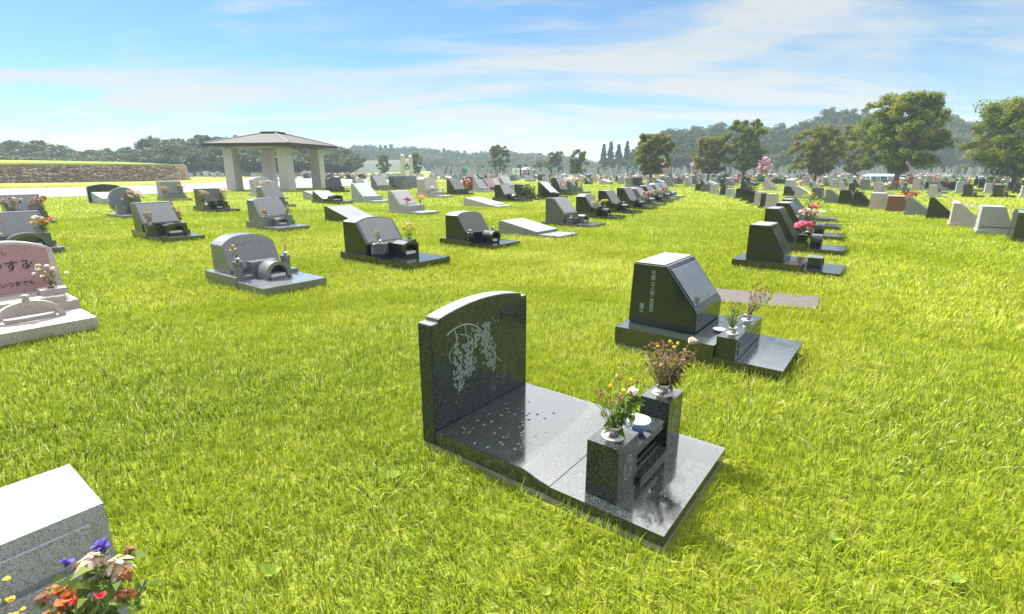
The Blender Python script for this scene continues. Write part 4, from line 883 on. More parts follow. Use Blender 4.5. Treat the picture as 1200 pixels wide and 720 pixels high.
for k in range(n):
    a = 2 * math.pi * k / n + math.pi / 2; r = .30 * (1 + .55 * max(0, math.sin(a)) ** 6); pts.append((math.cos(a) * .30 * (1 - .5 * max(0, math.sin(a)) ** 2), math.sin(a) * r * 1.25))
extrude_loop(bm, pts, lambda a, b, d_: (.51 + a, d_, 1.65 + b), -.058, -.0505); bmesh.ops.recalc_face_normals(bm, faces=bm.faces); link('drop_emblem', mesh_bm(bm, 'drop_emblem'), M['sign_green'], pn)
bm = bmesh.new(); bm.faces.new([bm.verts.new((.51 + math.cos(2 * math.pi * k / 14) * .13, -.0595, 1.55 + math.sin(2 * math.pi * k / 14) * .09)) for k in range(14)]); link('emblem_mark', mesh_bm(bm, 'emblem_mark'), M['sign_white'], pn)
gx, gy = far(540, 88); o = empty('lawn_sign', (gx, gy, 0)); tag(o, 'low green sign board between two pale posts', 'sign')
link('post', box_me('post', -.15, .15, -.12, .12, -.05, 1.5), M['pillar'], o); link('post', box_me('post', 1.1, 1.4, -.12, .12, -.05, 1.5), M['pillar'], o); link('sign_panel', box_me('sign_panel', .151, 1.099, -.05, .05, .3, 1.45), M['sign_green'], o)
gx, gy = far(600.5, 74); o = empty('round_emblem_sign', (gx, gy, 0)); tag(o, 'white sign board with a green round emblem in the far field', 'sign')
pn = link('sign_panel', box_me('sign_panel', 0, 1.0, -.06, .06, .55, 1.5), M['sign_white'], o); link('sign_base', box_me('sign_base', .1, .9, -.1, .1, -.05, .549), M['pillar'], o)
bm = bmesh.new()
for r0, r1 in ((.30, .37),):
    rows = [[bm.verts.new((.5 + math.cos(2 * math.pi * k / 24) * r, -.0615, 1.02 + math.sin(2 * math.pi * k / 24) * r)) for k in range(24)] for r in (r0, r1)]
    for k in range(24): bm.faces.new((rows[0][k], rows[0][(k + 1) % 24], rows[1][(k + 1) % 24], rows[1][k]))
rows = [bm.verts.new((.5 + a, -.0615, 1.02 + b)) for a, b in ((-.2, -.1), (.2, -.1), (.16, .06), (0, .22), (-.16, .06))]; bm.faces.new(rows)
link('green_emblem', mesh_bm(bm, 'green_emblem'), M['sign_green'], pn)
gx, gy = far(617, 96); o = empty('garden_shelter', (gx, gy, 0), R(20)); tag(o, 'small distant open shelter with a grey hipped roof', 'shelter')
bm = bmesh.new(); vs = [bm.verts.new(p) for p in ((-1.3, -1.3, 1.2), (1.3, -1.3, 1.2), (1.3, 1.3, 1.2), (-1.3, 1.3, 1.2), (0, 0, 1.65))]
bm.faces.new(vs[:4][::-1]); [bm.faces.new((vs[i], vs[(i + 1) % 4], vs[4])) for i in range(4)]; link('roof', mesh_bm(bm, 'roof'), M['lightgrey'], o)
for a in (-.9, .9):
    for b in (-.9, .9): link('post', box_me('post', a - .09, a + .09, b - .09, b + .09, -.05, 1.2, bev=0), M['gazebo_stone'], o)
gx, gy = far(1033, 52); o = empty('canvas_awning', (gx, gy, 0), R(8)); tag(o, 'light blue and white canvas awning among the graves at the right', 'awning')
bm = bmesh.new(); vs = [bm.verts.new(p) for p in ((-1.5, -.6, .78), (1.5, -.6, .78), (1.5, .6, .78), (-1.5, .6, .78), (-1.3, 0, .98), (1.3, 0, .98))]
for f in ((0, 1, 5, 4), (2, 3, 4, 5), (3, 0, 4), (1, 2, 5), (3, 2, 1, 0)): bm.faces.new([vs[i] for i in f])
link('canopy', mesh_bm(bm, 'canopy'), M['tarp'], o)
for a in (-1.4, 1.4):
    for b in (-.5, .5): link('post', box_me('post', a - .03, a + .03, b - .03, b + .03, -.05, .78, bev=0), M['sign_white'], o)
# ================================================================== GAZEBO
gz = empty('gazebo', (-17.8, 40.5, 0), R(-55)); tag(gz, 'open concrete gazebo with four thick columns and a low hipped roof on the paved court', 'gazebo')
def tap(x, y, w0, w1, z0, z1):
    bm = bmesh.new(); vs = [bm.verts.new((x + a * w, y + b * w, z)) for w, z in ((w0, z0), (w1, z1)) for a, b in ((-.5, -.5), (.5, -.5), (.5, .5), (-.5, .5))]
    for f in ((3, 2, 1, 0), (4, 5, 6, 7), (0, 1, 5, 4), (1, 2, 6, 5), (2, 3, 7, 6), (3, 0, 4, 7)): bm.faces.new([vs[i] for i in f])
    bevel(bm, .02); return bm
# local corners lie on the diagonals, so the plan square is turned 45 degrees inside the empty
cr = 3.0; er = 4.72
gz.rotation_euler = (0, 0, R(35 - 90 + 45))
q = math.sqrt(.5)
for a, b in ((1, 1), (1, -1), (-1, -1), (-1, 1)):
    link('column', mesh_bm(tap(a * cr * q, b * cr * q, .78, .72, -.05, 2.93), 'column'), M['gazebo_stone'], gz)
for s in (-1, 1):
    link('beam', box_me('beam', -cr * q - .3, cr * q + .3, s * cr * q - .2, s * cr * q + .2, 2.90, 3.06), M['gazebo_stone'], gz)
E_ = er * q; bm = bmesh.new(); lv = [(E_ - .12, 3.04), (E_, 3.05), (E_ + .02, 3.23), (E_ - .15, 3.27), (.55, 4.02), (.5, 4.05)]
rings = [[bm.verts.new((a * e, b * e, z)) for a, b in ((-1, -1), (1, -1), (1, 1), (-1, 1))] for e, z in lv]
for r0, r1 in zip(rings, rings[1:]):
    for i in range(4): bm.faces.new((r0[i], r0[(i + 1) % 4], r1[(i + 1) % 4], r1[i]))
bm.faces.new(rings[0][::-1]); bm.faces.new(rings[-1])
rf = link('roof', mesh_bm(bm, 'roof'), M['gazebo_roof'], gz)
bm = bmesh.new(); box(bm, -.62, .62, -.62, .62, 4.052, 4.14); bevel(bm, .01); link('roof_cap', mesh_bm(bm, 'roof_cap'), M['gazebo_roof'], rf)
for a, b in ((-1, -1), (1, -1), (1, 1), (-1, 1)):
    V, Fc = [], []; tube_np(V, Fc, [(a * .52, b * .52, 4.04), (a * (E_ - .13), b * (E_ - .13), 3.255)], .06, .06, 6); link('ridge', pyd('ridge', V, Fc), M['gazebo_ridge'], rf)
# ================================================================== GROUND, PAVED WAY, WALL
def grass_ground_mat():
    m, nt, b = new_mat('lawn_ground'); co = coords(nt)
    n1 = node(nt, 'ShaderNodeTexNoise', Scale=.22, Detail=5); n2 = node(nt, 'ShaderNodeTexNoise', Scale=9.0, Detail=6, Roughness=.75); n3 = node(nt, 'ShaderNodeTexNoise', Scale=1.3, Detail=4)
    for n in (n1, n2, n3): nt.links.new(co, n.inputs['Vector'])
    k = mixc(nt, ramp(nt, n1.outputs[0], [(.38, (0, 0, 0)), (.62, (1, 1, 1))]), (.200, .245, .020), (.265, .295, .030))
    k = mixc(nt, ramp(nt, n3.outputs[0], [(.4, (0, 0, 0)), (.7, (.7, .7, .7))]), k, (.285, .295, .055))
    k = mixc(nt, ramp(nt, n2.outputs[0], [(.38, (.62, .62, .62)), (.66, (0, 0, 0))]), k, (.075, .115, .014))
    nt.links.new(k, b.inputs['Base Color']); b.inputs['Roughness'].default_value = .9; b.inputs['Specular IOR Level'].default_value = .1
    bp = node(nt, 'ShaderNodeBump', Strength=.7, Distance=.08); nt.links.new(n2.outputs[0], bp.inputs['Height']); nt.links.new(bp.outputs[0], b.inputs['Normal']); return m
M['lawn'] = grass_ground_mat()
bm = bmesh.new(); GS = 620
xs = [-GS, -150, -60, -25, -8, 0, 8, 25, 60, 150, GS]; ys = [-40, -6, 0, 6, 14, 30, 60, 110, 200, 400, GS]
gr = [[bm.verts.new((x, y, 0)) for x in xs] for y in ys]
for j in range(len(ys) - 1):
    for i in range(len(xs) - 1): bm.faces.new((gr[j][i], gr[j][i + 1], gr[j + 1][i + 1], gr[j + 1][i]))
tag(link('ground', mesh_bm(bm, 'ground'), M['lawn']), kind='structure')
def sheet(name, pts, z, mat):
    bm = bmesh.new(); f = bm.faces.new([bm.verts.new((p.x, p.y, z)) for p in pts]); 
    if f.normal.z < 0: f.normal_flip()
    bmesh.ops.triangulate(bm, faces=bm.faces); return tag(link(name, mesh_bm(bm, name), mat), kind='structure')
rp_ = [(-260, 234.5), (0, 233), (60, 231.5), (130, 229.5), (200, 227), (250, 224), (300, 223), (360, 221), (400, 219), (440, 216), (462, 213.5), (450, 209.5), (380, 208), (310, 207.6), (292, 208.6), (268, 212.5), (230, 215.5), (180, 217.5), (100, 219.5), (0, 221.5), (-260, 224)]
PAVE.append([tuple(at(*p)) for p in rp_])
sheet('paved_way', [at(*p) for p in rp_], .012, M['road'])
sheet('cross_path', [at(*p) for p in ((1118, 236), (1160, 243), (1215, 248), (1215, 252), (1150, 246.5), (1108, 238))], .012, M['road'])
# far lawn strips read by colour only; the wall: coursed rough stone with its own thickness
def wall_mat():
    m, nt, b = new_mat('rough_stone_wall'); co = coords(nt, 'UV')
    mp = node(nt, 'ShaderNodeMapping'); mp.inputs['Scale'].default_value = (2.3, 8.5, 1); nt.links.new(co, mp.inputs[0])
    nz = node(nt, 'ShaderNodeTexNoise', Scale=1.5, Detail=3); nt.links.new(mp.outputs[0], nz.inputs['Vector'])
    mv = mixc(nt, .12, (0, 0, 0), (0, 0, 0)); mixn = mv.node; nt.links.new(mp.outputs[0], mixn.inputs[6]); nt.links.new(nz.outputs['Color'], mixn.inputs[7])
    v = node(nt, 'ShaderNodeTexVoronoi', Scale=1.0); v.inputs['Randomness'].default_value = .85; nt.links.new(mv, v.inputs['Vector'])
    e = node(nt, 'ShaderNodeTexVoronoi', Scale=1.0, feature='DISTANCE_TO_EDGE'); e.inputs['Randomness'].default_value = .85; nt.links.new(mv, e.inputs['Vector'])
    sp_ = nt.nodes.new('ShaderNodeSeparateColor'); nt.links.new(v.outputs['Color'], sp_.inputs[0])
    k = ramp(nt, sp_.outputs[0], [(0, (.20, .10, .06)), (.35, (.38, .24, .15)), (.65, (.52, .37, .26)), (1, (.66, .52, .40))])
    k = mixc(nt, ramp(nt, e.outputs[0], [(.02, (1, 1, 1)), (.09, (0, 0, 0))]), k, (.10, .065, .045))
    nt.links.new(k, b.inputs['Base Color']); b.inputs['Roughness'].default_value = .9
    bp = node(nt, 'ShaderNodeBump', Strength=1.0, Distance=.15); nt.links.new(ramp(nt, e.outputs[0], [(0, (0, 0, 0)), (.15, (1, 1, 1))]), bp.inputs['Height']); nt.links.new(bp.outputs[0], b.inputs['Normal']); return m
wpts = [far(-330, 50), far(-120, 52.5), far(0, 56), far(80, 59), far(150, 63), far(190, 66), far(212, 69), far(219, 74), far(218, 82), far(205, 95)]
wp = [Vector(p) for p in smooth_pts(wpts, 6)]; bm = bmesh.new(); uvl = bm.loops.layers.uv.new('UVMap'); L = 0; rows = []
for i, p in enumerate(wp):
    dv = (wp[min(i + 1, len(wp) - 1)] - wp[max(i - 1, 0)]).normalized(); nn = Vector((-dv.y, dv.x))
    if i: L += (p - wp[i - 1]).length
    zt = 1.84
    rows.append((L, [bm.verts.new((q.x, q.y, z)) for q, z in ((p, -.1), (p + nn * .12, zt), (p + nn * .6, zt), (p + nn * .6, -.1))]))
for (l0, a), (l1, b) in zip(rows, rows[1:]):
    for k in range(3):
        f = bm.faces.new((a[k], b[k], b[k + 1], a[k + 1])); zz = [0, 1.9, 2.4, 4.3]
        for lp, uv_ in zip(f.loops, ((l0, zz[k]), (l1, zz[k]), (l1, zz[k + 1]), (l0, zz[k + 1]))): lp[uvl].uv = uv_
bmesh.ops.recalc_face_normals(bm, faces=bm.faces)
tag(link('stone_wall', mesh_bm(bm, 'stone_wall'), wall_mat()), 'long low retaining wall of rough brown stones with grass on top', 'wall')
# the raised grass bank behind the wall
bm = bmesh.new(); r3 = []
for i, p in enumerate(wp[:-6]):
    dv = (wp[min(i + 1, len(wp) - 1)] - wp[max(i - 1, 0)]).normalized(); nn = Vector((-dv.y, dv.x)); k = 1 - i / (len(wp) - 6)
    r3.append([bm.verts.new((p.x + nn.x * a, p.y + nn.y * a, z)) for a, z in ((.3, 1.80), (.34, 1.95), (3, 1.95 + .45 * k), (9 * k + 3.2, 2.0 + .55 * k), (14 * k + 4, 1.2), (16 * k + 6, -.1))])
for a, b in zip(r3, r3[1:]):
    for k in range(5): bm.faces.new((a[k], b[k], b[k + 1], a[k + 1]))
bmesh.ops.recalc_face_normals(bm, faces=bm.faces); me = mesh_bm(bm, 'grass_bank', True); tag(link('grass_bank', me, M['lawn']), kind='structure')
# ================================================================== TREES
M['leaf_green'] = leaf_mat('tree_leaves_green', (.055, .10, .016), (.15, .205, .03), (.20, .22, .03), .42, .5)
M['leaf_olive'] = leaf_mat('tree_leaves_olive', (.08, .100, .018), (.20, .205, .03), (.19, .195, .032), .42, .5)
M['leaf_pink'] = leaf_mat('crape_myrtle_blossom', (.60, .30, .42), (.82, .62, .70), None, .3, 2.5)
M['leaf_light'] = leaf_mat('young_leaves', (.14, .22, .03), (.24, .32, .05), None, .35, 1)
M['leaf_dark'] = leaf_mat('conifer_needles', (.018, .042, .018), (.045, .075, .03), None, .15, .3)
M['wood_leaf'] = leaf_mat('woodland_leaves', (.014, .038, .008), (.044, .080, .015), (.070, .084, .015), .2, .06)
M['hedge_leaf'] = leaf_mat('hedge_leaves', (.05, .10, .015), (.13, .20, .03), None, .25, 1)
def leaf_cloud(centres, radii, n_each, size, flat=.75, seed=0, up=.5):
    g = np.random.default_rng(seed); n = len(centres) * n_each
    c = np.repeat(np.asarray(centres, float), n_each, 0); r = np.repeat(np.asarray(radii, float), n_each)
    d = g.normal(size=(n, 3)); d /= np.linalg.norm(d, axis=1)[:, None]; q = g.random(n) ** .45
    off = d * (r * q)[:, None]; off[:, 2] *= flat; p = c + off
    nrm = d * .7 + g.normal(size=(n, 3)) * .5; nrm[:, 2] += up; nrm /= np.linalg.norm(nrm, axis=1)[:, None]
    a = np.cross(nrm, g.normal(size=(n, 3))); a /= np.linalg.norm(a, axis=1)[:, None] + 1e-9; b = np.cross(nrm, a)
    s = size * g.uniform(.6, 1.35, n); a *= (s * .5)[:, None]; b *= (s * .32)[:, None]
    return np.stack([p - a, p + b, p + a, p - b], 1), g.random(n) * .75 + .25 * np.repeat(g.random(len(centres)), n_each)
def tree(px, by, ty, hwpx, mat, label, seed, trunk_frac=.28, name='broadleaf_tree', vase_=True, group='trees standing in the cemetery', dense=1.0, lop=0.0):
    d = EYE * 627 / (by - 196); x, y = far(px, d); H = (by - ty) / 627 * d; W = hwpx / 627 * d; g = random.Random(seed)
    root = empty(name, (x, y, 0)); tag(root, label, 'tree', group)
    V, Fc = [], []; ht = H * trunk_frac; r0 = max(.07, H * .024)
    tube_np(V, Fc, [(0, 0, -.1), (.02, .01, ht * .5), (.0, .03, ht)], r0 * 1.25, r0 * .85, 8)
    cent, rad = [], []; nl = 9 if vase_ else 7
    ch = H - ht * .8                                                  # crown height
    tips = []
    for k in range(nl):
        a = 2 * math.pi * k / nl + g.uniform(-.3, .3); q = g.uniform(.35, .85) * W; zt = ht + (H - ht) * g.uniform(.55, .88)
        pts = [(0, 0, ht * .85), (math.cos(a) * q * .25, math.sin(a) * q * .25, ht + (zt - ht) * .35), (math.cos(a) * q * .62, math.sin(a) * q * .62, ht + (zt - ht) * .7), (math.cos(a) * q, math.sin(a) * q, zt)]
        tube_np(V, Fc, pts, r0 * .5, r0 * .1, 5); tips.append(pts)
        for j in (1, 2):
            p = Vector(pts[j]).lerp(Vector(pts[j + 1]), .4); aa = a + g.uniform(-1.2, 1.2); e = p + Vector((math.cos(aa) * W * .3, math.sin(aa) * W * .3, H * .12))
            tube_np(V, Fc, [tuple(p), tuple(p.lerp(e, .5) + Vector((0, 0, H * .02))), tuple(e)], r0 * .2, r0 * .06, 4)
    link('trunk', pyd('trunk', V, Fc, smooth=True), M['bark'], root)
    nc = int((215 if hwpx > 30 else 120 if hwpx > 16 else 60) * dense)
    zc = ht * .85
    for k in range(nc):
        t = g.random() ** .85                                         # 0 bottom .. 1 top
        prof_ = (math.sin(math.pi * (t ** .8 * .76 + .06)) ** .75 * 1.03) if vase_ else (math.sin(math.pi * min(1, (t * .80 + .10))) ** .8)
        q = W * prof_ * math.sqrt(g.uniform(.05, 1)) * g.uniform(.82, 1.05); a = g.uniform(0, 6.283)
        wob = 1 + .16 * math.sin(3 * a + seed) + .1 * math.sin(5 * a + 2 * seed + t * 5)
        cent.append((math.cos(a) * q * wob + lop * t * W, math.sin(a) * q * wob, zc + (H - zc) * (t * .93 + .02))); rad.append(W * g.uniform(.11, .22))
    cl = max(.09, d * .0030)
    vs, va = leaf_cloud(cent, rad, 170 if hwpx > 30 else (85 if mat == 'leaf_pink' else 110), cl * 1.4, .75, seed)
    link('crown', quads_np('crown', vs, va), M[mat], root); return root
tree(1053, 220.5, 114, 44, 'leaf_green', 'largest full green tree right of centre, with spreading crown and forked trunk', 1, .20)
tree(1192, 222.5, 119, 55, 'leaf_green', 'big dark green tree cut by the right edge of the photo', 2, .20)
tree(763, 217, 157, 22, 'leaf_olive', 'olive green tree with a visible trunk at the far end of the curving row', 3, .26)
tree(831, 214, 162, 21, 'leaf_olive', 'yellowish olive tree with a bare trunk beside the darker taller one', 4, .26)
tree(872, 214, 142, 22, 'leaf_green', 'tall dark green oval tree between the yellowish and the wide olive one', 5, .22)
tree(957, 217, 150, 27, 'leaf_olive', 'wide brownish olive tree left of the largest tree', 6, .22)
tree(1003, 212, 148, 24, 'leaf_olive', 'yellow green tree half hidden behind the largest tree', 7, .2)
tree(585, 206.5, 171, 13, 'leaf_green', 'green tree with a narrow foot just left of the middle', 8, .12)
tree(650, 206, 178, 10, 'leaf_green', 'small green tree, left one of the pair near the middle', 9, .14)
tree(677, 209, 176, 12, 'leaf_green', 'dark green egg-shaped tree, right one of the pair near the middle', 10, .12)
tree(449, 206, 181, 8, 'leaf_green', 'slim dark green tree left of the sign pillars', 11, .12, vase_=False)
tree(488, 206, 179, 7, 'leaf_green', 'slim dark green tree right behind the sign pillars', 12, .12, vase_=False)
tree(634, 204.5, 188, 12, 'leaf_olive', 'low round brownish tree left of the small green pair', 13, .1, vase_=False)
for i, (px, by, ty, hw_, lab) in enumerate(((779, 209, 186, 7, 'pink blossoming shrub tree right of the olive trunk'), (816, 209, 187, 6, 'pink blossoming shrub tree left of the yellowish olive tree'), (895, 210, 185, 10, 'fullest pink blossoming shrub tree right of the tall dark tree'), (1061, 208, 189, 7, 'pale pink blossoming shrub tree right of the largest trunk'))):
    tree(px, by, ty, hw_, 'leaf_pink', lab, 20 + i, .3, name='blossom_tree', vase_=False, group='pink blossoming shrub trees')
for i, (px, by, ty, hw_, lab) in enumerate(((928, 207, 193, 8, 'small bright green tree left of the wide olive tree'), (1048, 208, 194, 5, 'small bright green tree at the foot of the largest tree'), (1098, 206, 190, 9, 'small rounded green tree between the two big ones'), (1130, 206, 193, 7, 'lowest rounded green tree near the hedge'), (1165, 216, 207, 6, 'clipped round dark shrub right of the hedge'), (894, 213, 206, 4, 'dark little shrub under the fullest pink blossom tree'))):
    tree(px, by, ty, hw_, 'leaf_light' if i < 2 else 'leaf_green', lab, 30 + i, .16, name='small_tree', vase_=False, group='small trees among the far graves')
def hedge(px0, px1, by, ty, label, seed):
    d = EYE * 627 / (by - 196); x0, y0 = far(px0, d); x1, _ = far(px1, d); H = (by - ty) / 627 * d; g = np.random.default_rng(seed); n = 9000
    p = np.stack([g.uniform(x0, x1, n), y0 + g.uniform(0, 1.2, n), g.random(n) ** .5 * H], 1); nrm = g.normal(size=(n, 3)); nrm[:, 2] += .4; nrm /= np.linalg.norm(nrm, axis=1)[:, None]
    a = np.cross(nrm, g.normal(size=(n, 3))); a /= np.linalg.norm(a, axis=1)[:, None]; b = np.cross(nrm, a); a *= .09; b *= .06
    o = link('hedge', quads_np('hedge', np.stack([p - a, p + b, p + a, p - b], 1), g.random(n)), M['hedge_leaf']); tag(o, label, 'hedge', 'clipped hedges'); return o
hedge(1103, 1135, 221.5, 213.5, 'clipped box hedge right of the largest tree', 1)
hedge(912, 936, 214.5, 210, 'clipped low hedge left of the wide olive tree', 2)
hedge(840, 868, 213, 209.5, 'long low hedge between the yellowish and the tall dark tree', 3)
hedge(1192, 1230, 221.5, 217.5, 'low hedge at the right edge by the big dark tree', 4)
# conifers
for i, (px, ty, hw_) in enumerate(((707, 170, 5), (715, 167, 5.5), (724, 170, 6), (734, 166.5, 5), (741, 176, 5), (748, 172, 5))):
    d = 150; x, y = far(px, d); H = EYE + (196 - ty) * d / 627; W = hw_ * d / 627; g = random.Random(50 + i); cent, rad = [], []
    for k in range(90): t = g.random() ** .8; a = g.uniform(0, 6.28); q = W * (1 - t) ** .8 * g.uniform(.4, 1); cent.append((math.cos(a) * q, math.sin(a) * q, H * (.08 + .9 * t))); rad.append(.30 * W * (1.2 - t) + .22)
    root = empty('conifer_tree', (x, y, 0)); tag(root, ['leftmost pointed conifer of the group before the sky gap', 'second pointed conifer from the left of the group', 'broad middle conifer of the group', 'tallest spired conifer of the group', 'shortest conifer at the right of the group', 'last pointed conifer beside the olive tree'][i], 'tree', 'pointed conifers near the middle')
    V, Fc = [], []; tube_np(V, Fc, [(0, 0, -.1), (0, 0, H * .5), (0, 0, H * .96)], .2, .03, 6); link('trunk', pyd('trunk', V, Fc), M['bark'], root)
    vs, va = leaf_cloud(cent, rad, 70, .42, .7, 60 + i, .3); link('crown', quads_np('crown', vs, va), M['leaf_dark'], root)
# ------------------------------------------------------------------ woods: far masses read as one
def wood(name, label, prof_, rows_, step, seed, leaf, mat='wood_leaf', n_each=60, conif=0.0, rmin=2.6, rmax=4.4, clump=24):
    """prof_: (pixel x, pixel y of the wood's top); rows_: (distance, fraction of full height)."""
    g = random.Random(seed); C_, R_, N = [], [], 0
    def top(px):
        for (a, b), (c, d_) in zip(prof_, prof_[1:]):
            if a <= px <= c: return b + (d_ - b) * (px - a) / (c - a)
        return prof_[0][1] if px < prof_[0][0] else prof_[-1][1]
    p0, p1 = prof_[0][0], prof_[-1][0]
    for dist, fr in rows_:
        px = p0
        while px < p1:
            q = px + g.uniform(-3, 3); H = (EYE + (196 - top(q)) * dist / 627) * fr * g.uniform(.86, 1.0) + g.uniform(-.6, .3); x, y = far(q, dist + g.uniform(-5, 5)); r = g.uniform(rmin, rmax)
            H = max(H, 2.5); cz0 = max(.5, H * .35)
            pine = g.random() < conif
            for k in range(clump):
                t = g.random(); a = g.uniform(0, 6.28)
                if pine: qq = r * .95 * (1 - t) * g.uniform(.2, 1); z = H * (.35 + .65 * t); rr_ = r * (.42 - .30 * t)
                else: qq = r * math.sin(math.pi * (.12 + .8 * t)) ** .7 * g.uniform(.3, .95); z = cz0 + (H - cz0) * t * .92; rr_ = r * g.uniform(.28, .42)
                C_.append((x + math.cos(a) * qq, y + math.sin(a) * qq, z)); R_.append(rr_)
            px += step * g.uniform(.75, 1.25) * (130 / dist if dist > 130 else 1)
    vs, va = leaf_cloud(C_, R_, n_each, leaf, .7, seed, .5); print(name, len(vs))
    o = link(name, quads_np(name, vs, va), M[mat]); tag(o, label, 'woodland', None, 'stuff'); return o
wood('right_wood', 'dense mixed wood rising behind the cemetery at the right', [(738, 184), (758, 160), (785, 148), (850, 144), (900, 148), (930, 143), (950, 129), (1000, 126), (1060, 132), (1100, 136), (1150, 141), (1200, 145), (1330, 145)],
     [(132, .45), (137, .62), (143, .78), (150, .9), (158, .98), (168, 1.0)], 10, 3, .62)
wood('far_wood', 'hazy blue green wooded ridge across the centre of the horizon', [(395, 172), (430, 170), (470, 171), (520, 175), (560, 178), (600, 178), (640, 181), (675, 184), (690, 190), (705, 192), (730, 192), (760, 180)],
     [(235, .55), (250, .75), (270, .9), (290, 1.0)], 9, 4, 1.25, conif=.3, n_each=46, rmin=3, rmax=5.5)
wood('left_wood', 'leafy green wood behind the stone wall at the left', [(-160, 160), (0, 163), (20, 160), (45, 163), (62, 168), (80, 173), (110, 175), (150, 172), (165, 170), (178, 159), (230, 157), (262, 158), (300, 163), (350, 168), (400, 173), (415, 178)],
     [(104, .55), (110, .75), (118, .9), (126, 1.0)], 10, 5, .55, rmin=2.0, rmax=3.4)
# ------------------------------------------------------------------ hills behind the trees so no gap shows the void
bm = bmesh.new()
def hill(pts):
    rows = [[bm.verts.new((far(px, d_)[0], d_, z)) for d_, z in ((d0, -.3), (d0 + 14, h * .55), (d0 + 45, h), (d0 + 140, h * .9), (d0 + 240, -.3))] for px, d0, h in pts]
    for a, b in zip(rows, rows[1:]):
        for k in range(4): bm.faces.new((a[k], b[k], b[k + 1], a[k + 1]))
hill([(-400, 118, 6), (0, 118, 6), (100, 118, 4), (200, 118, 6), (330, 122, 5), (430, 150, 4), (520, 260, 6), (600, 270, 6), (690, 280, 2.5), (760, 240, 5), (800, 150, 8), (950, 150, 10), (1100, 150, 11), (1200, 150, 9), (1400, 150, 9)])
bmesh.ops.recalc_face_normals(bm, faces=bm.faces); M['hill'] = plain('wooded_hill', (.025, .04, .018), .95, .5, .2)
tag(link('hills', mesh_bm(bm, 'hills', True), M['hill']), kind='structure')
# ================================================================== GRASS
def lawn_mat(name):
    return leaf_mat(name, (.105, .170, .010), (.305, .335, .020), (.245, .305, .014), .34, .45, .6)
M['blade'] = lawn_mat('grass_blades'); _nt = M['blade'].node_tree
_at = [n for n in _nt.nodes if n.type == 'ATTRIBUTE'][0]; _c = ramp(_nt, _at.outputs['Fac'], [(0, (.055, .10, .012)), (.25, (.14, .21, .014)), (.55, (.275, .355, .026)), (.88, (.46, .47, .050)), (.97, (.58, .53, .28))])
for _m in [n for n in _nt.nodes if n.type == 'MIX']:
    if _m.inputs[0].is_linked and _m.inputs[0].links[0].from_node == _at: _o = _m.outputs[2]; [_nt.links.new(_c, l.to_socket) for l in list(_o.links)]
def fbm(x, y, s):
    return np.sin(x * s + 1.3 * np.sin(y * s * .7)) * .5 + np.sin(y * s * 1.37 + 1.7 * np.sin(x * s * .53 + 1)) * .5
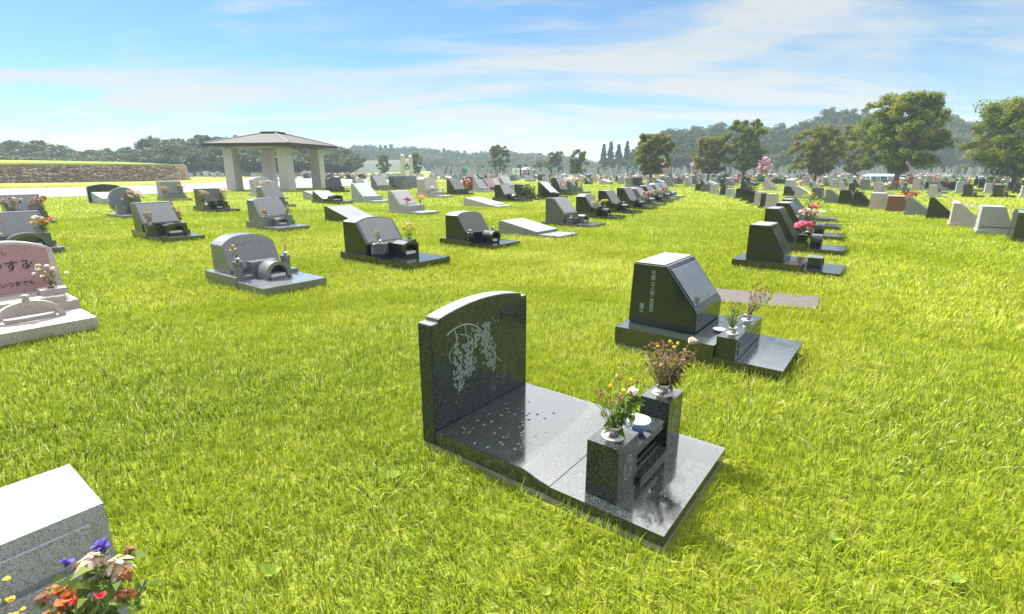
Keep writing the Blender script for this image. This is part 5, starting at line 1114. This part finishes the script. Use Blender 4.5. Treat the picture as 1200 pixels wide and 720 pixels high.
def blades(name, label, N, r0, r1, th0, th1, cap, hmin, hmax, w0, wr, segs, seed):
    g = np.random.default_rng(seed); th = g.uniform(th0, th1, N)
    r = np.exp(g.uniform(math.log(r0), math.log(r1), N))
    lim = cap * r ** 2 * (th1 - th0) * math.log(r1 / r0) / N         # thin out where the 1/r^2 law would be too dense
    keep = g.random(N) < np.clip(lim, 0, 1); th, r = th[keep], r[keep]
    x, y = r * np.sin(th), r * np.cos(th)
    dx, dy = x - ORG.x, y - ORG.y; u, v = dx * FV.x + dy * FV.y, dx * CV.x + dy * CV.y
    k = np.ones(len(x), bool)
    for a, b, c, d_ in ADDS: k &= ~((u > a + .004) & (u < b - .004) & (v > c + .004) & (v < d_ - .004))
    edge = np.zeros(len(x))                                           # the mower leaves a longer fringe against the stones
    for a, b, c, d_ in ADDS:
        du = np.maximum(np.maximum(a - u, u - b), 0); dv_ = np.maximum(np.maximum(c - v, v - d_), 0); edge = np.maximum(edge, np.clip(1 - np.hypot(du, dv_) / .09, 0, 1))
    for poly in PAVE:
        ins = np.zeros(len(x), bool)
        for (xa, ya), (xb, yb) in zip(poly, poly[1:] + poly[:1]):
            if ya != yb: ins ^= ((ya > y) != (yb > y)) & (x < (xb - xa) * (y - ya) / (yb - ya) + xa)
        k &= ~ins
    x, y, r, edge = x[k], y[k], r[k], edge[k]; n = len(x)
    cl = fbm(x, y, 7.3) * .5 + fbm(x + 40, y - 13, 17.0) * .5; pt = fbm(x, y, 1.1) * .6 + fbm(x - 9, y + 4, 2.7) * .4
    h = (hmin + (hmax - hmin) * g.beta(2, 3, n)) * (1 + .20 * cl + .10 * pt)
    tall = g.random(n) < .05; h[tall] *= 1.45; h *= 1 + .12 * edge
    w_ = (w0 + wr * r) * g.uniform(.6, 1.4, n)
    ang = 2.6 * fbm(x, y, 4.1) + 2.0 * fbm(x + 5, y, 13.0) + g.normal(0, 1.3, n); lean = np.clip(g.gamma(2.2, .33, n), .05, 2.0)
    dxn, dyn = np.cos(ang), np.sin(ang); sa = ang + math.pi / 2 + g.normal(0, .5, n); sx, sy = np.cos(sa), np.sin(sa)
    V = []; ts = [0, .4, .75, 1][:segs] + [1] if segs < 4 else [0, .4, .75, 1]
    ts = {2: [0, .55, 1], 3: [0, .4, .75, 1], 1: [0, 1]}[segs]
    for t in ts:
        hor = h * lean * t ** 1.8 * .85; ver = h * t * np.cos(np.clip(lean * t * .9, 0, 1.35)); wt = w_ * (1 - t ** 2.2) * .5 if t < 1 else w_ * .02
        for s in (-1, 1): V.append(np.stack([x + dxn * hor + sx * wt * s, y + dyn * hor + sy * wt * s, ver - .004], 1))
    V = np.stack(V, 1); m = V.shape[1]; nq = segs
    base = np.arange(n)[:, None] * m
    Q = np.stack([np.stack([base[:, 0] + 2 * i, base[:, 0] + 2 * i + 1, base[:, 0] + 2 * i + 3, base[:, 0] + 2 * i + 2], 1) for i in range(nq)], 1).reshape(-1)
    me = bpy.data.meshes.new(name); me.vertices.add(n * m); me.vertices.foreach_set('co', V.reshape(-1).astype(np.float32))
    nf = n * nq; me.loops.add(nf * 4); me.loops.foreach_set('vertex_index', Q.astype(np.int32)); me.polygons.add(nf)
    me.polygons.foreach_set('loop_start', np.arange(0, nf * 4, 4, dtype=np.int32)); me.polygons.foreach_set('loop_total', np.full(nf, 4, dtype=np.int32)); me.update(calc_edges=True)
    var = np.clip(g.normal(.47 if segs == 3 else .60, .19 if segs == 3 else .15, n) + .12 * pt + .10 * cl + .10 * fbm(x + 3, y - 8, .35), 0, .92); var[g.random(n) < .035] = 1.0
    a = me.attributes.new('var', 'FLOAT', 'FACE'); a.data.foreach_set('value', np.repeat(var, nq).astype(np.float32))
    me.polygons.foreach_set('use_smooth', np.ones(nf, bool)); print(name, n)
    return tag(link(name, me, M['blade']), label, 'grass', None, 'stuff')
TH = R(56)
blades('near_grass', 'long bright green grass blades of the near lawn', 360000, .7, 7, -TH, TH, 4800, .042, .105, .0044, .0005, 3, 1)
blades('lawn_grass', 'short bright green grass of the middle lawn', 330000, 6.2, 22, -TH, TH, 1400, .05, .10, .0045, .0011, 2, 2)
blades('distant_grass', 'fine yellow green grass of the distant lawn', 170000, 20, 62, -TH, TH, 200, .06, .10, .006, .0013, 1, 3)
# broad-leaved weeds here and there
for i, (px, py, s) in enumerate(((462, 566, .026), (318, 682, .03), (975, 640, .02), (1050, 560, .018), (345, 600, .016), (1115, 690, .022), (640, 705, .018))):
    g = at(px, py); rr = random.Random(i); V, Fc, A = [], [], []
    for k in range(7):
        a = k * .9 + rr.random(); L = s * rr.uniform(.8, 1.5); d_ = Vector((math.cos(a), math.sin(a), .55)); sd = Vector((-math.sin(a), math.cos(a), 0)) * L * .42; b = len(V); z0 = Vector((0, 0, .036))
        V += [z0, z0 + d_ * L * .35 + sd * .8, z0 + d_ * L * .75 + sd, z0 + d_ * L * 1.15, z0 + d_ * L * .75 - sd, z0 + d_ * L * .35 - sd * .8]; Fc.append(tuple(range(b, b + 6))); A.append(rr.random())
    tube_np(V, Fc, [(0, 0, -.01), (0, 0, .02), (0, 0, .037)], .003, .003, 4); A += [.3] * (len(Fc) - len(A))
    o = link('broadleaf_weed', pyd('broadleaf_weed', V, Fc, A), M['leaf_light'], None, (g.x, g.y, 0)); tag(o, ['pale broad-leaved weed left of the engraved black grave', 'broad-leaved weed near the bottom, right of the lower left bouquet', 'broad-leaved weed right of the engraved grave\'s front slab', 'small weed in the grass at the right', 'tiny weed in the grass between the white and engraved graves', 'broad-leaved weed by the lower right corner', 'broad-leaved weed at the bottom centre'][i], 'weed', 'weeds in the lawn')
# ================================================================== AIR, SKY, SUN
bm = bmesh.new(); box(bm, -GS - 8, GS + 8, -48, GS + 8, -1.2, 26); m = bpy.data.materials.new('haze'); m.use_nodes = True; nt = m.node_tree; nt.nodes.remove(nt.nodes['Principled BSDF'])
pv = nt.nodes.new('ShaderNodeVolumePrincipled'); pv.inputs['Color'].default_value = (.66, .82, 1, 1); pv.inputs['Density'].default_value = HAZE; pv.inputs['Anisotropy'].default_value = .0
nt.links.new(pv.outputs[0], nt.nodes['Material Output'].inputs['Volume'])
if HAZE: tag(link('haze', mesh_bm(bm, 'haze'), m), 'pale blue air filling the distance', 'haze', None, 'stuff')
wd = bpy.data.worlds.new('World'); sc.world = wd; wd.use_nodes = True; nt = wd.node_tree; bg = nt.nodes['Background']
sky = nt.nodes.new('ShaderNodeTexSky'); sky.sky_type = 'NISHITA'; sky.sun_disc = False; sky.sun_elevation = R(SUN_EL); sky.sun_rotation = R(SUN_AZ); sky.air_density = 1.0; sky.dust_density = .1; sky.ozone_density = 3.0
co = nt.nodes.new('ShaderNodeTexCoord').outputs['Generated']; sx = nt.nodes.new('ShaderNodeSeparateXYZ'); nt.links.new(co, sx.inputs[0])
def mth(op, a, b=None, c=None):
    n = nt.nodes.new('ShaderNodeMath'); n.operation = op
    for i, v in enumerate((a, b, c)):
        if v is None: continue
        if isinstance(v, (int, float)): n.inputs[i].default_value = v
        else: nt.links.new(v, n.inputs[i])
    return n.outputs[0]
den = mth('ADD', mth('MAXIMUM', sx.outputs[2], 0), .13)
cx = nt.nodes.new('ShaderNodeCombineXYZ'); nt.links.new(mth('DIVIDE', sx.outputs[0], den), cx.inputs[0]); nt.links.new(mth('DIVIDE', sx.outputs[1], den), cx.inputs[1])
def cloud(scale, sx_, sy_, rot, lo, hi, off, det=5, rough=.5, dist=.6):
    mp = nt.nodes.new('ShaderNodeMapping'); mp.inputs['Scale'].default_value = (sx_, sy_, 1); mp.inputs['Rotation'].default_value = (0, 0, R(rot)); mp.inputs['Location'].default_value = off; nt.links.new(cx.outputs[0], mp.inputs[0])
    n = node(nt, 'ShaderNodeTexNoise', Scale=scale, Detail=det, Roughness=rough, Distortion=dist); nt.links.new(mp.outputs[0], n.inputs['Vector'])
    return ramp(nt, n.outputs[0], [(lo, (0, 0, 0)), (hi, (1, 1, 1))])
c1 = cloud(.85, .62, 1.2, 12, .40, .62, (4.3, 1.7, 0), 4, .5, 1.0); c2 = cloud(2.6, .40, 1.5, 6, .40, .76, (7.1, 3.3, 0), 9, .62, 1.2)
cl_ = mth('MINIMUM', mth('ADD', mth('MULTIPLY', c1, .80), mth('MULTIPLY', c2, .40)), .93); cl_ = mth('MAXIMUM', cl_, .16)
hz = mth('POWER', mth('SUBTRACT', 1, mth('MINIMUM', mth('MULTIPLY', mth('MAXIMUM', sx.outputs[2], 0), 5.0), 1)), 1.6)      # milky air low down
ov = nt.nodes.new('ShaderNodeMapRange'); ov.interpolation_type = 'SMOOTHSTEP'; nt.links.new(sx.outputs[2], ov.inputs[0]); ov.inputs[1].default_value = .28; ov.inputs[2].default_value = .5; ov.inputs[4].default_value = .8
tot = mth('MINIMUM', mth('MAXIMUM', mth('ADD', cl_, mth('MULTIPLY', hz, .62)), ov.outputs[0]), .97)
skc = mixc(nt, 1.0, (1, 1, 1), (1, 1, 1), 'MULTIPLY'); mx = skc.node; nt.links.new(sky.outputs[0], mx.inputs[6]); mx.inputs[7].default_value = SKY_TINT
mm = mixc(nt, 0.0, (1, 1, 1), CLOUD); nt.links.new(tot, mm.node.inputs[0]); nt.links.new(skc, mm.node.inputs[6])
# added sky glow above the view, plus all-round fill, to brighten the slabs
dt = nt.nodes.new('ShaderNodeVectorMath'); dt.operation = 'DOT_PRODUCT'; nt.links.new(co, dt.inputs[0]); a_, e_ = R(ADDED_GLOW_AZ), R(46); dt.inputs[1].default_value = (math.sin(a_) * math.cos(e_), math.cos(a_) * math.cos(e_), math.sin(e_))
lobe = mth('POWER', mth('MAXIMUM', dt.outputs['Value'], 0), 3.2)
mr = nt.nodes.new('ShaderNodeMapRange'); mr.interpolation_type = 'SMOOTHSTEP'; nt.links.new(sx.outputs[2], mr.inputs[0]); mr.inputs[1].default_value = .268; mr.inputs[2].default_value = .345
vf = mth('MULTIPLY', mth('MULTIPLY', mth('ADD', lobe, .13), mr.outputs[0]), mth('ADD', mth('MULTIPLY', c1, .35), .65))
mm = mixc(nt, 1.0, (0, 0, 0), ADDED_GLOW); nt.links.new(vf, mm.node.inputs[0]); vm = mixc(nt, 1.0, (0, 0, 0), (0, 0, 0), 'ADD'); nt.links.new(mm, vm.node.inputs[7]); 
base_c = [n for n in nt.nodes if n.type == 'MIX' and n.outputs[2].is_linked is False and tuple(round(v, 3) for v in n.inputs[7].default_value)[:3] == tuple(round(v, 3) for v in CLOUD)][0]
nt.links.new(base_c.outputs[2], vm.node.inputs[6]); mm = vm
nt.links.new(mm, bg.inputs[0]); bg.inputs[1].default_value = SKY_STR
su = bpy.data.lights.new('sun', 'SUN'); su.energy = SUN_STR; su.angle = R(.6); su.color = (1, .95, .86); so = bpy.data.objects.new('sun', su); col.objects.link(so)
az, el = R(SUN_AZ), R(SUN_EL); dv = Vector((math.sin(az) * math.cos(el), math.cos(az) * math.cos(el), math.sin(el))); so.rotation_euler = dv.to_track_quat('Z', 'Y').to_euler(); so.location = (-10, 10, 20)
sc.view_settings.view_transform = 'Standard'; sc.view_settings.look = 'None'; sc.view_settings.gamma = 1; sc.view_settings.exposure = EXPO
sc.cycles.max_bounces = 8; sc.cycles.volume_bounces = 1; sc.cycles.transparent_max_bounces = 8; sc.cycles.use_denoising = True
